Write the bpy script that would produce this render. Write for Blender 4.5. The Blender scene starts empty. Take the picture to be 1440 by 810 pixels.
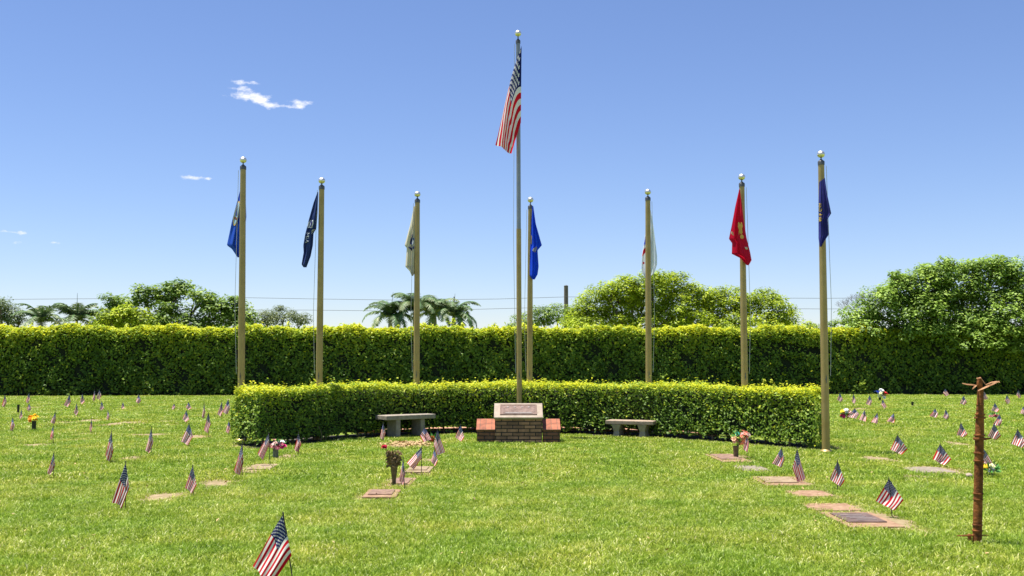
import bpy, bmesh, math, random
import numpy as np
from mathutils import Vector, Matrix

random.seed(7)
rng = np.random.default_rng(11)
R = math.radians
sc = bpy.context.scene
col = sc.collection

# ------------------------------------------------------------------ camera, world, sun, exposure
F_PX, HORIZON, EYE = 1500.0, 500.0, 1.65          # focal length in photo pixels, horizon row, eye height (m)
PITCH = math.atan((HORIZON - 405.0) / F_PX)
cam_d = bpy.data.cameras.new("camera"); cam = bpy.data.objects.new("camera", cam_d); col.objects.link(cam)
cam.location = (0, 0, EYE); cam.rotation_euler = (R(90) + PITCH, 0, 0)
cam_d.sensor_width = 36; cam_d.lens = 36 * F_PX / 1440.0
cam_d.clip_start = 0.1; cam_d.clip_end = 5000
sc.camera = cam

SUN_EL, SUN_AZ = R(76), R(-78)        # azimuth measured clockwise from +Y (view direction): sun is to the left, a little behind the hedge
sd = Vector((math.sin(SUN_AZ) * math.cos(SUN_EL), math.cos(SUN_AZ) * math.cos(SUN_EL), math.sin(SUN_EL)))
sun_d = bpy.data.lights.new("sun", 'SUN'); sun = bpy.data.objects.new("sun", sun_d); col.objects.link(sun)
sun_d.energy = 5.0; sun_d.angle = R(0.55); sun_d.color = (1.0, 0.955, 0.88)
sun.rotation_euler = sd.to_track_quat('Z', 'Y').to_euler(); sun.location = sd * 60

sc.view_settings.view_transform = 'Standard'; sc.view_settings.look = 'None'
sc.view_settings.exposure = 1.02; sc.view_settings.gamma = 1.0
try: sc.view_settings.use_curve_mapping = False
except Exception: pass
sc.render.engine = 'CYCLES'
sc.cycles.max_bounces = 8; sc.cycles.diffuse_bounces = 3; sc.cycles.transmission_bounces = 6
sc.cycles.transparent_max_bounces = 8

def ray(px, py):
    u, v = px - 720.0, 405.0 - py
    c, s = math.cos(PITCH), math.sin(PITCH)
    return Vector((u, F_PX * c - v * s, F_PX * s + v * c))
def ground(px, py, z=0.0):
    r = ray(px, py); t = (z - EYE) / r.z
    return Vector((r.x * t, r.y * t, z))
def at_depth(px, py, Y):
    r = ray(px, py); t = Y / r.y
    return Vector((r.x * t, Y, EYE + r.z * t))
def at_height(px, py, z):
    r = ray(px, py); t = (z - EYE) / r.z
    return Vector((r.x * t, r.y * t, z))

world = bpy.data.worlds.new("World"); sc.world = world; world.use_nodes = True
wn, wl = world.node_tree.nodes, world.node_tree.links
wn.clear()
def N(nt, t, **kw):
    n = nt.nodes.new(t)
    for k, v in kw.items():
        setattr(n, k, v)
    return n
def math_node(nt, op, a, b=None, c=None, clamp=False):
    n = nt.nodes.new('ShaderNodeMath'); n.operation = op; n.use_clamp = clamp
    for i, x in enumerate((a, b, c)):
        if x is None: continue
        if isinstance(x, (int, float)): n.inputs[i].default_value = x
        else: nt.links.new(x, n.inputs[i])
    return n.outputs[0]
wt = world.node_tree
sky = N(wt, 'ShaderNodeTexSky', sky_type='NISHITA'); sky.sun_disc = False
sky.sun_elevation = SUN_EL; sky.sun_rotation = SUN_AZ
sky.air_density = 1.0; sky.dust_density = 0.0; sky.ozone_density = 3.0; sky.altitude = 0
bg = N(wt, 'ShaderNodeBackground'); bg.inputs[1].default_value = 0.094
wo = N(wt, 'ShaderNodeOutputWorld')
# thin fair-weather clouds, fixed in sky directions
tc = N(wt, 'ShaderNodeTexCoord')
sep = N(wt, 'ShaderNodeSeparateXYZ'); wl.new(tc.outputs['Generated'], sep.inputs[0])
az = math_node(wt, 'ARCTAN2', sep.outputs[0], sep.outputs[1])
el = math_node(wt, 'ARCSINE', sep.outputs[2])
comb = N(wt, 'ShaderNodeCombineXYZ'); wl.new(az, comb.inputs[0]); wl.new(math_node(wt, 'MULTIPLY', el, 1.9), comb.inputs[1])
nz = N(wt, 'ShaderNodeTexNoise'); nz.inputs['Scale'].default_value = 130; nz.inputs['Detail'].default_value = 8; nz.inputs['Roughness'].default_value = 0.62
wl.new(comb.outputs[0], nz.inputs['Vector'])
def cloud_mask(px, py, rx, ry, gain):
    d = ray(px, py).normalized()
    a0, e0 = math.atan2(d.x, d.y), math.asin(d.z)
    da = math_node(wt, 'DIVIDE', math_node(wt, 'SUBTRACT', az, a0), rx / F_PX)
    de = math_node(wt, 'DIVIDE', math_node(wt, 'SUBTRACT', el, e0), ry / F_PX)
    r2 = math_node(wt, 'ADD', math_node(wt, 'MULTIPLY', da, da), math_node(wt, 'MULTIPLY', de, de))
    fall = math_node(wt, 'EXPONENT', math_node(wt, 'MULTIPLY', r2, -1.0))
    return math_node(wt, 'MULTIPLY', fall, gain)
total = None
for c in [(334, 115, 11, 3.6, 1.0), (356, 116, 8, 2.8, .8), (342, 124.5, 15, 3.6, .95), (349, 135.5, 25, 5.8, 1.2), (367, 142, 11, 5.5, 1.1), (380, 149, 10, 4.8, 1.1), (424, 145, 15, 4.4, 1.15), (421, 151, 7, 3, .8), (404, 149.5, 13, 2.8, .8),
          (268, 250, 13, 3.6, 1.0), (292, 251, 6, 2.8, .8), (30, 327, 10, 2.6, .8), (4, 325, 9, 2.6, .7), (77, 341, 7, 2.4, .8), (24, 341, 16, 3, .5)]:
    m = cloud_mask(*c); total = m if total is None else math_node(wt, 'ADD', total, m)
dens = math_node(wt, 'SUBTRACT', math_node(wt, 'ADD', math_node(wt, 'MULTIPLY', total, 1.15), math_node(wt, 'MULTIPLY', nz.outputs[0], 2.6)), 1.78, clamp=True)
dens = math_node(wt, 'MULTIPLY', dens, math_node(wt, 'MULTIPLY', total, 2.6, clamp=True), clamp=True)
dens = math_node(wt, 'MULTIPLY', dens, 1.0, clamp=True)
tint = N(wt, 'ShaderNodeMixRGB', blend_type='MULTIPLY'); tint.inputs[0].default_value = 1
tint.inputs[2].default_value = (.635, .645, .785, 1); wl.new(sky.outputs[0], tint.inputs[1])
mixc = N(wt, 'ShaderNodeMixRGB'); wl.new(dens, mixc.inputs[0]); wl.new(tint.outputs[0], mixc.inputs[1])
mixc.inputs[2].default_value = (5.6, 5.7, 6.2, 1)
wl.new(mixc.outputs[0], bg.inputs[0]); wl.new(bg.outputs[0], wo.inputs[0])

# ------------------------------------------------------------------ helpers
def tag(o, label=None, cat=None, group=None, kind=None):
    if label: o['label'] = label
    if cat: o['category'] = cat
    if group: o['group'] = group
    if kind: o['kind'] = kind
    return o
def empty(name, loc=(0, 0, 0), rz=0.0):
    o = bpy.data.objects.new(name, None); col.objects.link(o)
    o.location = loc; o.rotation_euler = (0, 0, rz); o.empty_display_size = 0.1
    return o
class MB:
    """collects faces and links them as ONE mesh object"""
    def __init__(s): s.v, s.f, s.uv, s.mi = [], [], {}, []
    def add(s, vs, fs, mi=0):
        b = len(s.v); s.v += [tuple(x) for x in vs]
        for f in fs: s.f.append(tuple(b + i for i in f)); s.mi.append(mi)
    def box(s, c, d, rot=None, bev=0.0, mi=0):
        bm = bmesh.new(); bmesh.ops.create_cube(bm, size=1)
        for v in bm.verts: v.co = Vector((v.co.x * d[0], v.co.y * d[1], v.co.z * d[2]))
        if bev > 0: bmesh.ops.bevel(bm, geom=bm.edges[:], offset=bev, segments=2, affect='EDGES', profile=0.6)
        M = Matrix.Translation(c) @ (rot.to_4x4() if rot is not None else Matrix())
        s.add([M @ v.co for v in bm.verts], [[v.index for v in f.verts] for f in bm.faces], mi); bm.free()
    def tube(s, pts, rad, n=10, cap=True, mi=0):
        pts = [Vector(p) for p in pts]; rings = []
        up = Vector((0, 0, 1)); prev = None
        for i, p in enumerate(pts):
            t = (pts[min(i + 1, len(pts) - 1)] - pts[max(i - 1, 0)]).normalized()
            if prev is None:
                a = t.cross(Vector((0, 1, 0)))
                if a.length < 0.1: a = t.cross(Vector((1, 0, 0)))
            else:
                a = prev - t * prev.dot(t)
            a.normalize(); prev = a; b = t.cross(a)
            r = rad[i] if hasattr(rad, '__len__') else rad
            rings.append([p + (a * math.cos(2 * math.pi * k / n) + b * math.sin(2 * math.pi * k / n)) * r for k in range(n)])
        vs = [v for r in rings for v in r]; fs = []
        for i in range(len(rings) - 1):
            for k in range(n):
                fs.append((i * n + k, i * n + (k + 1) % n, (i + 1) * n + (k + 1) % n, (i + 1) * n + k))
        if cap:
            fs.append(tuple(range(n))[::-1]); fs.append(tuple((len(rings) - 1) * n + k for k in range(n)))
        s.add(vs, fs, mi)
    def lathe(s, prof, c=(0, 0, 0), n=20, mi=0):
        s.tube([Vector(c) + Vector((0, 0, z)) for r, z in prof], [max(r, 1e-4) for r, z in prof], n, True, mi)
    def quadstrip(s, grid, mi=0):
        nr, nc = len(grid), len(grid[0])
        s.add([p for r in grid for p in r], [(i * nc + j, i * nc + j + 1, (i + 1) * nc + j + 1, (i + 1) * nc + j) for i in range(nr - 1) for j in range(nc - 1)], mi)
    def build(s, name, mats, parent=None, smooth=False):
        me = bpy.data.meshes.new(name); me.from_pydata(s.v, [], s.f)
        if not isinstance(mats, (list, tuple)): mats = [mats]
        for m in mats: me.materials.append(m)
        if len(mats) > 1: me.polygons.foreach_set('material_index', s.mi)
        if smooth: me.polygons.foreach_set('use_smooth', [True] * len(me.polygons))
        me.update()
        o = bpy.data.objects.new(name, me); col.objects.link(o)
        if parent is not None: o.parent = parent
        return o
def smooth_sharp(o, ang=40):
    me = o.data; me.polygons.foreach_set('use_smooth', [True] * len(me.polygons))
    try: me.set_sharp_from_angle(angle=R(ang))
    except Exception: pass

def mat(name, base, rough=0.8, metal=0.0, var=None, scale=8.0, bump=0.0, bscale=None, spec=0.3, transl=0.0, detail=6, coords='Object', ramp=(0.35, 0.7)):
    m = bpy.data.materials.new(name); m.use_nodes = True; nt = m.node_tree; b = nt.nodes['Principled BSDF']
    b.inputs['Base Color'].default_value = (*base, 1); b.inputs['Roughness'].default_value = rough; b.inputs['Metallic'].default_value = metal
    b.inputs['Specular IOR Level'].default_value = spec
    tcn = N(nt, 'ShaderNodeTexCoord')
    if var is not None:
        nz = N(nt, 'ShaderNodeTexNoise'); nz.inputs['Scale'].default_value = scale; nz.inputs['Detail'].default_value = detail
        nt.links.new(tcn.outputs[coords], nz.inputs['Vector'])
        cr = N(nt, 'ShaderNodeValToRGB'); cr.color_ramp.elements[0].position = ramp[0]; cr.color_ramp.elements[1].position = ramp[1]
        cr.color_ramp.elements[0].color = (*base, 1); cr.color_ramp.elements[1].color = (*var, 1)
        nt.links.new(nz.outputs[0], cr.inputs[0]); nt.links.new(cr.outputs[0], b.inputs['Base Color'])
    if bump > 0:
        nb = N(nt, 'ShaderNodeTexNoise'); nb.inputs['Scale'].default_value = bscale or scale * 3; nb.inputs['Detail'].default_value = 5
        nt.links.new(tcn.outputs[coords], nb.inputs['Vector'])
        bp = N(nt, 'ShaderNodeBump'); bp.inputs['Strength'].default_value = bump; bp.inputs['Distance'].default_value = 0.02
        nt.links.new(nb.outputs[0], bp.inputs['Height']); nt.links.new(bp.outputs[0], b.inputs['Normal'])
    return m

def leaf_mat(name, cols, transl=0.35, rough=0.55, spec=0.35, patch=None):
    """leaf colour picked per leaf by the 'tint' attribute; thin leaves let some light through"""
    m = bpy.data.materials.new(name); m.use_nodes = True; nt = m.node_tree; b = nt.nodes['Principled BSDF']; out = nt.nodes['Material Output']
    at = N(nt, 'ShaderNodeAttribute', attribute_name='tint')
    cr = N(nt, 'ShaderNodeValToRGB'); e = cr.color_ramp.elements
    while len(e) < len(cols): e.new(0.5)
    for i, (p, c) in enumerate(cols): e[i].position = p; e[i].color = (*c, 1)
    nt.links.new(at.outputs['Fac'], cr.inputs[0])
    src = cr.outputs[0]
    if patch:
        g = N(nt, 'ShaderNodeNewGeometry'); nz = N(nt, 'ShaderNodeTexNoise'); nz.inputs['Scale'].default_value = patch[0]; nz.inputs['Detail'].default_value = 4
        nt.links.new(g.outputs['Position'], nz.inputs['Vector'])
        c2 = N(nt, 'ShaderNodeValToRGB'); c2.color_ramp.elements[0].position = .38; c2.color_ramp.elements[1].position = .66
        c2.color_ramp.elements[0].color = (*patch[1], 1); c2.color_ramp.elements[1].color = (*patch[2], 1)
        nt.links.new(nz.outputs[0], c2.inputs[0])
        mm = N(nt, 'ShaderNodeMixRGB', blend_type='MULTIPLY'); mm.inputs[0].default_value = 1
        nt.links.new(src, mm.inputs[1]); nt.links.new(c2.outputs[0], mm.inputs[2]); src = mm.outputs[0]
    nt.links.new(src, b.inputs['Base Color']); b.inputs['Roughness'].default_value = rough; b.inputs['Specular IOR Level'].default_value = spec
    tr = N(nt, 'ShaderNodeBsdfTranslucent'); nt.links.new(src, tr.inputs[0])
    mx = N(nt, 'ShaderNodeMixShader'); mx.inputs[0].default_value = transl
    nt.links.new(b.outputs[0], mx.inputs[1]); nt.links.new(tr.outputs[0], mx.inputs[2]); nt.links.new(mx.outputs[0], out.inputs[0])
    return m

def leaves(name, C, Nrm, size, tint, material, parent=None, aspect=0.55, fold=0.12):
    """many small pointed leaf faces as one mesh"""
    n = len(C); C = np.asarray(C, float); Nn = np.asarray(Nrm, float)
    Nn = Nn / (np.linalg.norm(Nn, axis=1, keepdims=True) + 1e-9)
    t = rng.normal(size=(n, 3)); t -= Nn * (t * Nn).sum(1, keepdims=True); t /= (np.linalg.norm(t, axis=1, keepdims=True) + 1e-9)
    b = np.cross(Nn, t); s = np.asarray(size)[:, None] * 0.5
    V = np.empty((n, 4, 3)); V[:, 0] = C - t * s; V[:, 1] = C + b * s * aspect + Nn * s * fold; V[:, 2] = C + t * s * 1.05; V[:, 3] = C - b * s * aspect + Nn * s * fold
    me = bpy.data.meshes.new(name); me.vertices.add(n * 4); me.vertices.foreach_set('co', V.reshape(-1))
    me.loops.add(n * 4); me.loops.foreach_set('vertex_index', np.arange(n * 4, dtype=np.int32))
    me.polygons.add(n); me.polygons.foreach_set('loop_start', np.arange(0, n * 4, 4, dtype=np.int32))
    try: me.polygons.foreach_set('loop_total', np.full(n, 4, dtype=np.int32))
    except Exception: pass
    a = me.attributes.new('tint', 'FLOAT', 'POINT'); a.data.foreach_set('value', np.repeat(np.asarray(tint, float), 4))
    me.materials.append(material); me.update(calc_edges=True); me.validate()
    o = bpy.data.objects.new(name, me); col.objects.link(o)
    if parent is not None: o.parent = parent
    return o

# ------------------------------------------------------------------ materials
M = {}
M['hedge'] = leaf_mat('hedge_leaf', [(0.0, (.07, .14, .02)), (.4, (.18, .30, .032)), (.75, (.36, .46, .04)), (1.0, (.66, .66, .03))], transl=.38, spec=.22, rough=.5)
M['tree_green'] = leaf_mat('tree_leaf_green', [(0, (.07, .14, .015)), (.6, (.22, .34, .035)), (1, (.42, .52, .06))], transl=.35)
M['tree_mid'] = leaf_mat('tree_leaf_mid_green', [(0, (.09, .16, .02)), (.5, (.26, .40, .05)), (1, (.44, .57, .09))], transl=.35)
M['tree_yellow'] = leaf_mat('tree_leaf_yellow_green', [(0, (.12, .18, .012)), (.5, (.36, .47, .02)), (1, (.64, .70, .04))], transl=.4)
M['tree_olive'] = leaf_mat('tree_leaf_olive', [(0, (.08, .11, .03)), (.6, (.16, .2, .06)), (1, (.25, .29, .10))], transl=.3)
M['tree_grey'] = leaf_mat('tree_leaf_greyish', [(0, (.10, .15, .06)), (.6, (.18, .24, .09)), (1, (.28, .34, .14))], transl=.3)
M['palm'] = leaf_mat('palm_leaflet', [(0, (.07, .12, .05)), (.6, (.18, .25, .11)), (1, (.42, .44, .24))], transl=.2)
M['grass'] = leaf_mat('grass_blade', [(0, (.10, .17, .012)), (.4, (.28, .40, .03)), (.75, (.55, .63, .085)), (1, (.88, .86, .42))], transl=.35, rough=.5, spec=.25, patch=(.9, (.78, .88, .75), (1.2, 1.05, 1.25)))
M['bark'] = mat('bark', (.10, .075, .05), .9, var=(.2, .16, .11), scale=6, bump=.6)
M['palm_bark'] = mat('palm_bark', (.25, .23, .2), .9, var=(.36, .34, .3), scale=5, bump=.3)
M['core'] = mat('hedge_dark_core', (.012, .018, .006), .95)  # near-black filler for the added light-blocking core of the hedges
M['stem'] = mat('hedge_stem', (.14, .10, .06), .9, var=(.22, .17, .1), scale=20)
M['pole'] = mat('satin_aluminium', (.33, .235, .075), .42, .42, var=(.42, .31, .12), scale=3, spec=.5)
M['pole_main'] = mat('satin_aluminium_bright', (.24, .25, .24), .38, .6, var=(.30, .31, .29), scale=3, spec=.5)
M['collar'] = mat('dark_metal_collar', (.12, .12, .12), .45, .6)
M['ball'] = mat('gilded_ball', (.74, .70, .62), .42, 1.0)
M['rope'] = mat('halyard_rope', (.5, .5, .48), .8)
M['concrete'] = mat('bench_concrete', (.24, .205, .16), .9, var=(.33, .29, .24), scale=14, bump=.4, bscale=60)
M['concrete_top'] = mat('bench_weathered_stone', (.27, .20, .145), .9, var=(.40, .31, .23), scale=9, bump=.4, bscale=50)
M['stone'] = mat('plaque_stone', (.27, .215, .16), .8, var=(.38, .31, .24), scale=10, bump=.2, bscale=80)
M['bronze'] = mat('bronze_plate', (.11, .07, .055), .55, .25, var=(.20, .135, .11), scale=12, bump=.4, bscale=70)
M['plate'] = mat('weathered_marker_plate', (.17, .10, .07), .7, .1, var=(.30, .19, .13), scale=16, bump=.4, bscale=60)
M['bronze_dark'] = mat('bronze_dark', (.14, .09, .07), .55, .4, var=(.22, .15, .12), scale=18)
M['bronze_pale'] = mat('bronze_worn', (.24, .21, .19), .6, .1, var=(.18, .145, .13), scale=30)
M['marker_red'] = mat('marker_red_granite', (.22, .125, .07), .9, var=(.34, .22, .135), scale=14, bump=.3, bscale=60)
M['marker_tan'] = mat('marker_tan_stone', (.21, .15, .085), .9, var=(.32, .24, .15), scale=12, bump=.3, bscale=60)
M['marker_grey'] = mat('marker_grey_stone', (.19, .155, .115), .9, var=(.28, .235, .18), scale=12, bump=.3, bscale=60)
M['soil'] = mat('bare_sandy_soil', (.20, .15, .07), .95, var=(.34, .26, .15), scale=9, bump=.6, bscale=40)
M['mulch'] = mat('dark_mulch', (.05, .042, .035), .95, var=(.12, .10, .08), scale=20, bump=.8, bscale=50)
M['paving'] = mat('brick_paving', (.40, .19, .10), .85, var=(.5, .28, .17), scale=10, bump=.2)
M['staff'] = mat('black_staff', (.06, .05, .045), .5)
M['rust'] = mat('rusted_iron', (.10, .032, .010), .75, .2, var=(.34, .125, .03), scale=16, bump=.4, bscale=60)
M['rust_light'] = mat('rusted_blade', (.26, .12, .05), .7, .25, var=(.46, .26, .13), scale=20, bump=.3, bscale=50)
M['vase'] = mat('dark_bronze_vase', (.10, .075, .045), .5, .5, var=(.2, .15, .09), scale=20)
M['vase_black'] = mat('black_vase', (.035, .035, .03), .45, .2)
M['vase_green'] = mat('weathered_vase', (.12, .14, .10), .6, .4, var=(.22, .23, .18), scale=20)
M['dry'] = mat('dried_flowers', (.17, .12, .05), .9, var=(.42, .30, .15), scale=30)
M['leafdry'] = mat('dry_fallen_leaf', (.36, .22, .08), .85, var=(.52, .40, .22), scale=40)
for nm, c in dict(coral=(.85, .30, .20), peach=(.9, .48, .30), pinkred=(.85, .07, .12), pink=(.9, .28, .36), palepink=(.9, .55, .5), orange=(.95, .30, .02), yellow=(.95, .62, .03),
                  white=(.8, .8, .78), red=(.62, .02, .03), magenta=(.8, .03, .25), crimson=(.5, .01, .05), blue=(.04, .08, .5), cream=(.85, .8, .45), green=(.06, .2, .03), teal=(.04, .3, .2)).items():
    M['p_' + nm] = mat('petal_' + nm, c, .7, var=tuple(min(1, x * 1.25) for x in c), scale=30)
M['wire'] = mat('overhead_cable', (.08, .08, .09), .7)
M['pole_wood'] = mat('utility_pole_wood', (.12, .10, .09), .9, var=(.18, .15, .13), scale=6)

def brick_mat(name, c1, c2, mortar, sx, sy, msize, stain=None, plane='XZ'):
    m = bpy.data.materials.new(name); m.use_nodes = True; nt = m.node_tree; b = nt.nodes['Principled BSDF']
    tcn = N(nt, 'ShaderNodeTexCoord'); sp = N(nt, 'ShaderNodeSeparateXYZ'); cb = N(nt, 'ShaderNodeCombineXYZ')
    nt.links.new(tcn.outputs['Object'], sp.inputs[0])
    g = N(nt, 'ShaderNodeNewGeometry'); sn = N(nt, 'ShaderNodeSeparateXYZ'); nt.links.new(tcn.outputs['Normal'], sn.inputs[0])
    # side faces take their courses from depth, front faces from width
    side = math_node(nt, 'GREATER_THAN', math_node(nt, 'ABSOLUTE', sn.outputs[0]), 0.6)
    xx = math_node(nt, 'ADD', math_node(nt, 'MULTIPLY', sp.outputs[0], math_node(nt, 'SUBTRACT', 1, side)), math_node(nt, 'MULTIPLY', sp.outputs[1], side))
    nt.links.new(xx, cb.inputs[0]); nt.links.new(sp.outputs[2 if plane == 'XZ' else 1], cb.inputs[1])
    bt = N(nt, 'ShaderNodeTexBrick'); nt.links.new(cb.outputs[0], bt.inputs['Vector'])
    bt.inputs['Scale'].default_value = 1; bt.inputs['Brick Width'].default_value = sx; bt.inputs['Row Height'].default_value = sy
    bt.inputs['Mortar Size'].default_value = msize; bt.inputs['Mortar Smooth'].default_value = .15
    bt.inputs['Color1'].default_value = (*c1, 1); bt.inputs['Color2'].default_value = (*c2, 1); bt.inputs['Mortar'].default_value = (*mortar, 1)
    if plane != 'XZ': bt.offset = 0.0
    nz = N(nt, 'ShaderNodeTexNoise'); nz.inputs['Scale'].default_value = 7; nz.inputs['Detail'].default_value = 7; nt.links.new(tcn.outputs['Object'], nz.inputs['Vector'])
    cr = N(nt, 'ShaderNodeValToRGB'); cr.color_ramp.elements[0].position = .35; cr.color_ramp.elements[1].position = .72
    cr.color_ramp.elements[0].color = (.62, .62, .62, 1); cr.color_ramp.elements[1].color = (1.25, 1.2, 1.15, 1)
    nt.links.new(nz.outputs[0], cr.inputs[0])
    mm = N(nt, 'ShaderNodeMixRGB', blend_type='MULTIPLY'); mm.inputs[0].default_value = 1
    nt.links.new(bt.outputs[0], mm.inputs[1]); nt.links.new(cr.outputs[0], mm.inputs[2]); nt.links.new(mm.outputs[0], b.inputs['Base Color'])
    b.inputs['Roughness'].default_value = .85
    bp = N(nt, 'ShaderNodeBump'); bp.inputs['Strength'].default_value = .7; bp.inputs['Distance'].default_value = .008
    nt.links.new(math_node(nt, 'SUBTRACT', 1, bt.outputs['Fac']), bp.inputs['Height']); nt.links.new(bp.outputs[0], b.inputs['Normal'])
    return m
M['brick'] = brick_mat('old_brown_brick', (.46, .25, .14), (.20, .11, .07), (.028, .023, .02), .215, .068, .009)
M['brick_red'] = brick_mat('old_red_brick', (.26, .105, .055), (.15, .075, .05), (.035, .03, .025), .215, .068, .009)
M['cap'] = brick_mat('orange_cap_brick', (.36, .12, .06), (.27, .09, .045), (.20, .10, .06), .112, .235, .006, plane='XY')

def cloth_base(name, transl=.3):
    m = bpy.data.materials.new(name); m.use_nodes = True; nt = m.node_tree; b = nt.nodes['Principled BSDF']; out = nt.nodes['Material Output']
    b.inputs['Roughness'].default_value = .8; b.inputs['Specular IOR Level'].default_value = .15
    tr = N(nt, 'ShaderNodeBsdfTranslucent'); mx = N(nt, 'ShaderNodeMixShader'); mx.inputs[0].default_value = transl
    nt.links.new(b.outputs[0], mx.inputs[1]); nt.links.new(tr.outputs[0], mx.inputs[2]); nt.links.new(mx.outputs[0], out.inputs[0])
    return m, nt, b, tr
def cloth_mat(name, c, c2=None, transl=.3):
    m, nt, b, tr = cloth_base(name, transl)
    tcn = N(nt, 'ShaderNodeTexCoord'); nz = N(nt, 'ShaderNodeTexNoise'); nz.inputs['Scale'].default_value = 3; nz.inputs['Detail'].default_value = 5
    nt.links.new(tcn.outputs['Object'], nz.inputs['Vector'])
    cr = N(nt, 'ShaderNodeValToRGB'); cr.color_ramp.elements[0].color = (*c, 1); cr.color_ramp.elements[1].color = (*(c2 or c), 1)
    nt.links.new(nz.outputs[0], cr.inputs[0]); nt.links.new(cr.outputs[0], b.inputs['Base Color']); nt.links.new(cr.outputs[0], tr.inputs[0])
    return m
def stars_stripes(name, red, white, blue, warp=0.0, transl=.3, star_r=.026):
    m, nt, b, tr = cloth_base(name, transl)
    uvn = N(nt, 'ShaderNodeUVMap'); uvn.uv_map = 'UVMap'; sp = N(nt, 'ShaderNodeSeparateXYZ'); nt.links.new(uvn.outputs[0], sp.inputs[0])
    u, v = sp.outputs[0], sp.outputs[1]
    if warp:
        nz = N(nt, 'ShaderNodeTexNoise'); nz.inputs['Scale'].default_value = 2.2; nt.links.new(uvn.outputs[0], nz.inputs['Vector'])
        v = math_node(nt, 'ADD', v, math_node(nt, 'MULTIPLY', math_node(nt, 'SUBTRACT', nz.outputs[0], .5), math_node(nt, 'MULTIPLY', u, warp)))
    stripe = math_node(nt, 'MODULO', math_node(nt, 'FLOOR', math_node(nt, 'MULTIPLY', v, 13)), 2)
    canton = math_node(nt, 'MULTIPLY', math_node(nt, 'LESS_THAN', u, .4), math_node(nt, 'GREATER_THAN', v, 6 / 13))
    p = math_node(nt, 'MULTIPLY', u, 12 / .4); q = math_node(nt, 'MULTIPLY', math_node(nt, 'SUBTRACT', v, 6 / 13), 10 / (7 / 13))
    s = math_node(nt, 'MULTIPLY', math_node(nt, 'ADD', p, q), .5); t = math_node(nt, 'MULTIPLY', math_node(nt, 'SUBTRACT', p, q), .5)
    ds = math_node(nt, 'SUBTRACT', s, math_node(nt, 'ROUND', s)); dt = math_node(nt, 'SUBTRACT', t, math_node(nt, 'ROUND', t))
    dp = math_node(nt, 'MULTIPLY', math_node(nt, 'ADD', ds, dt), .063); dq = math_node(nt, 'MULTIPLY', math_node(nt, 'SUBTRACT', ds, dt), .054)
    r2 = math_node(nt, 'ADD', math_node(nt, 'MULTIPLY', dp, dp), math_node(nt, 'MULTIPLY', dq, dq))
    # five-pointed outline: the radius swings with the angle
    ang = math_node(nt, 'ARCTAN2', dp, dq)
    rad = math_node(nt, 'MULTIPLY', math_node(nt, 'ADD', 1.0, math_node(nt, 'MULTIPLY', math_node(nt, 'COSINE', math_node(nt, 'MULTIPLY', ang, 5)), .28)), star_r)
    star = math_node(nt, 'LESS_THAN', r2, math_node(nt, 'MULTIPLY', rad, rad))
    for val, lo, hi in ((p, .5, 11.5), (q, .5, 9.5)):
        star = math_node(nt, 'MULTIPLY', star, math_node(nt, 'MULTIPLY', math_node(nt, 'GREATER_THAN', val, lo), math_node(nt, 'LESS_THAN', val, hi)))
    def mix(f, a, c):
        n = N(nt, 'ShaderNodeMixRGB'); nt.links.new(f, n.inputs[0])
        for i, x in ((1, a), (2, c)):
            if isinstance(x, tuple): n.inputs[i].default_value = (*x, 1)
            else: nt.links.new(x, n.inputs[i])
        return n.outputs[0]
    c0 = mix(stripe, red, white); c1 = mix(star, blue, white); c2 = mix(canton, c0, c1)
    nt.links.new(c2, b.inputs['Base Color']); nt.links.new(c2, tr.inputs[0])
    return m
M['usa'] = stars_stripes('stars_and_stripes', (.56, .008, .022), (.88, .84, .77), (.012, .022, .12), transl=.32, star_r=.021)
M['usa_faded'] = stars_stripes('stars_and_stripes_faded', (.62, .03, .045), (.92, .90, .86), (.03, .055, .26), transl=.42, star_r=.02)
M['usa_big'] = stars_stripes('stars_and_stripes_large', (.66, .012, .03), (.86, .84, .84), (.012, .02, .13), warp=.35, transl=.48, star_r=.026)

def set_uv(o, uvs):
    l = o.data.uv_layers.new(name='UVMap')
    for lp in o.data.loops: l.data[lp.index].uv = uvs[lp.vertex_index]

# ------------------------------------------------------------------ ground
def lawn_mat():
    m = bpy.data.materials.new('lawn_ground'); m.use_nodes = True; nt = m.node_tree; b = nt.nodes['Principled BSDF']
    g = N(nt, 'ShaderNodeNewGeometry')
    def noise(s, d=6):
        n = N(nt, 'ShaderNodeTexNoise'); n.inputs['Scale'].default_value = s; n.inputs['Detail'].default_value = d
        nt.links.new(g.outputs['Position'], n.inputs['Vector']); return n.outputs[0]
    cr = N(nt, 'ShaderNodeValToRGB'); e = cr.color_ramp.elements; e[0].position = .3; e[1].position = .75
    e[0].color = (.10, .14, .02, 1); e[1].color = (.26, .25, .07, 1); x = e.new(.5); x.color = (.17, .23, .03, 1)
    mixv = math_node(nt, 'ADD', math_node(nt, 'MULTIPLY', noise(1.3), .5), math_node(nt, 'MULTIPLY', noise(28), .5))
    nt.links.new(mixv, cr.inputs[0]); nt.links.new(cr.outputs[0], b.inputs['Base Color'])
    b.inputs['Roughness'].default_value = .95; b.inputs['Specular IOR Level'].default_value = .1
    bp = N(nt, 'ShaderNodeBump'); bp.inputs['Strength'].default_value = .8; bp.inputs['Distance'].default_value = .03
    nt.links.new(noise(40), bp.inputs['Height']); nt.links.new(bp.outputs[0], b.inputs['Normal'])
    return m
mb = MB(); mb.add([(-700, -60, 0), (700, -60, 0), (700, 1500, 0), (-700, 1500, 0)], [(0, 1, 2, 3)])
tag(mb.build('lawn', lawn_mat()), kind='structure')

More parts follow.
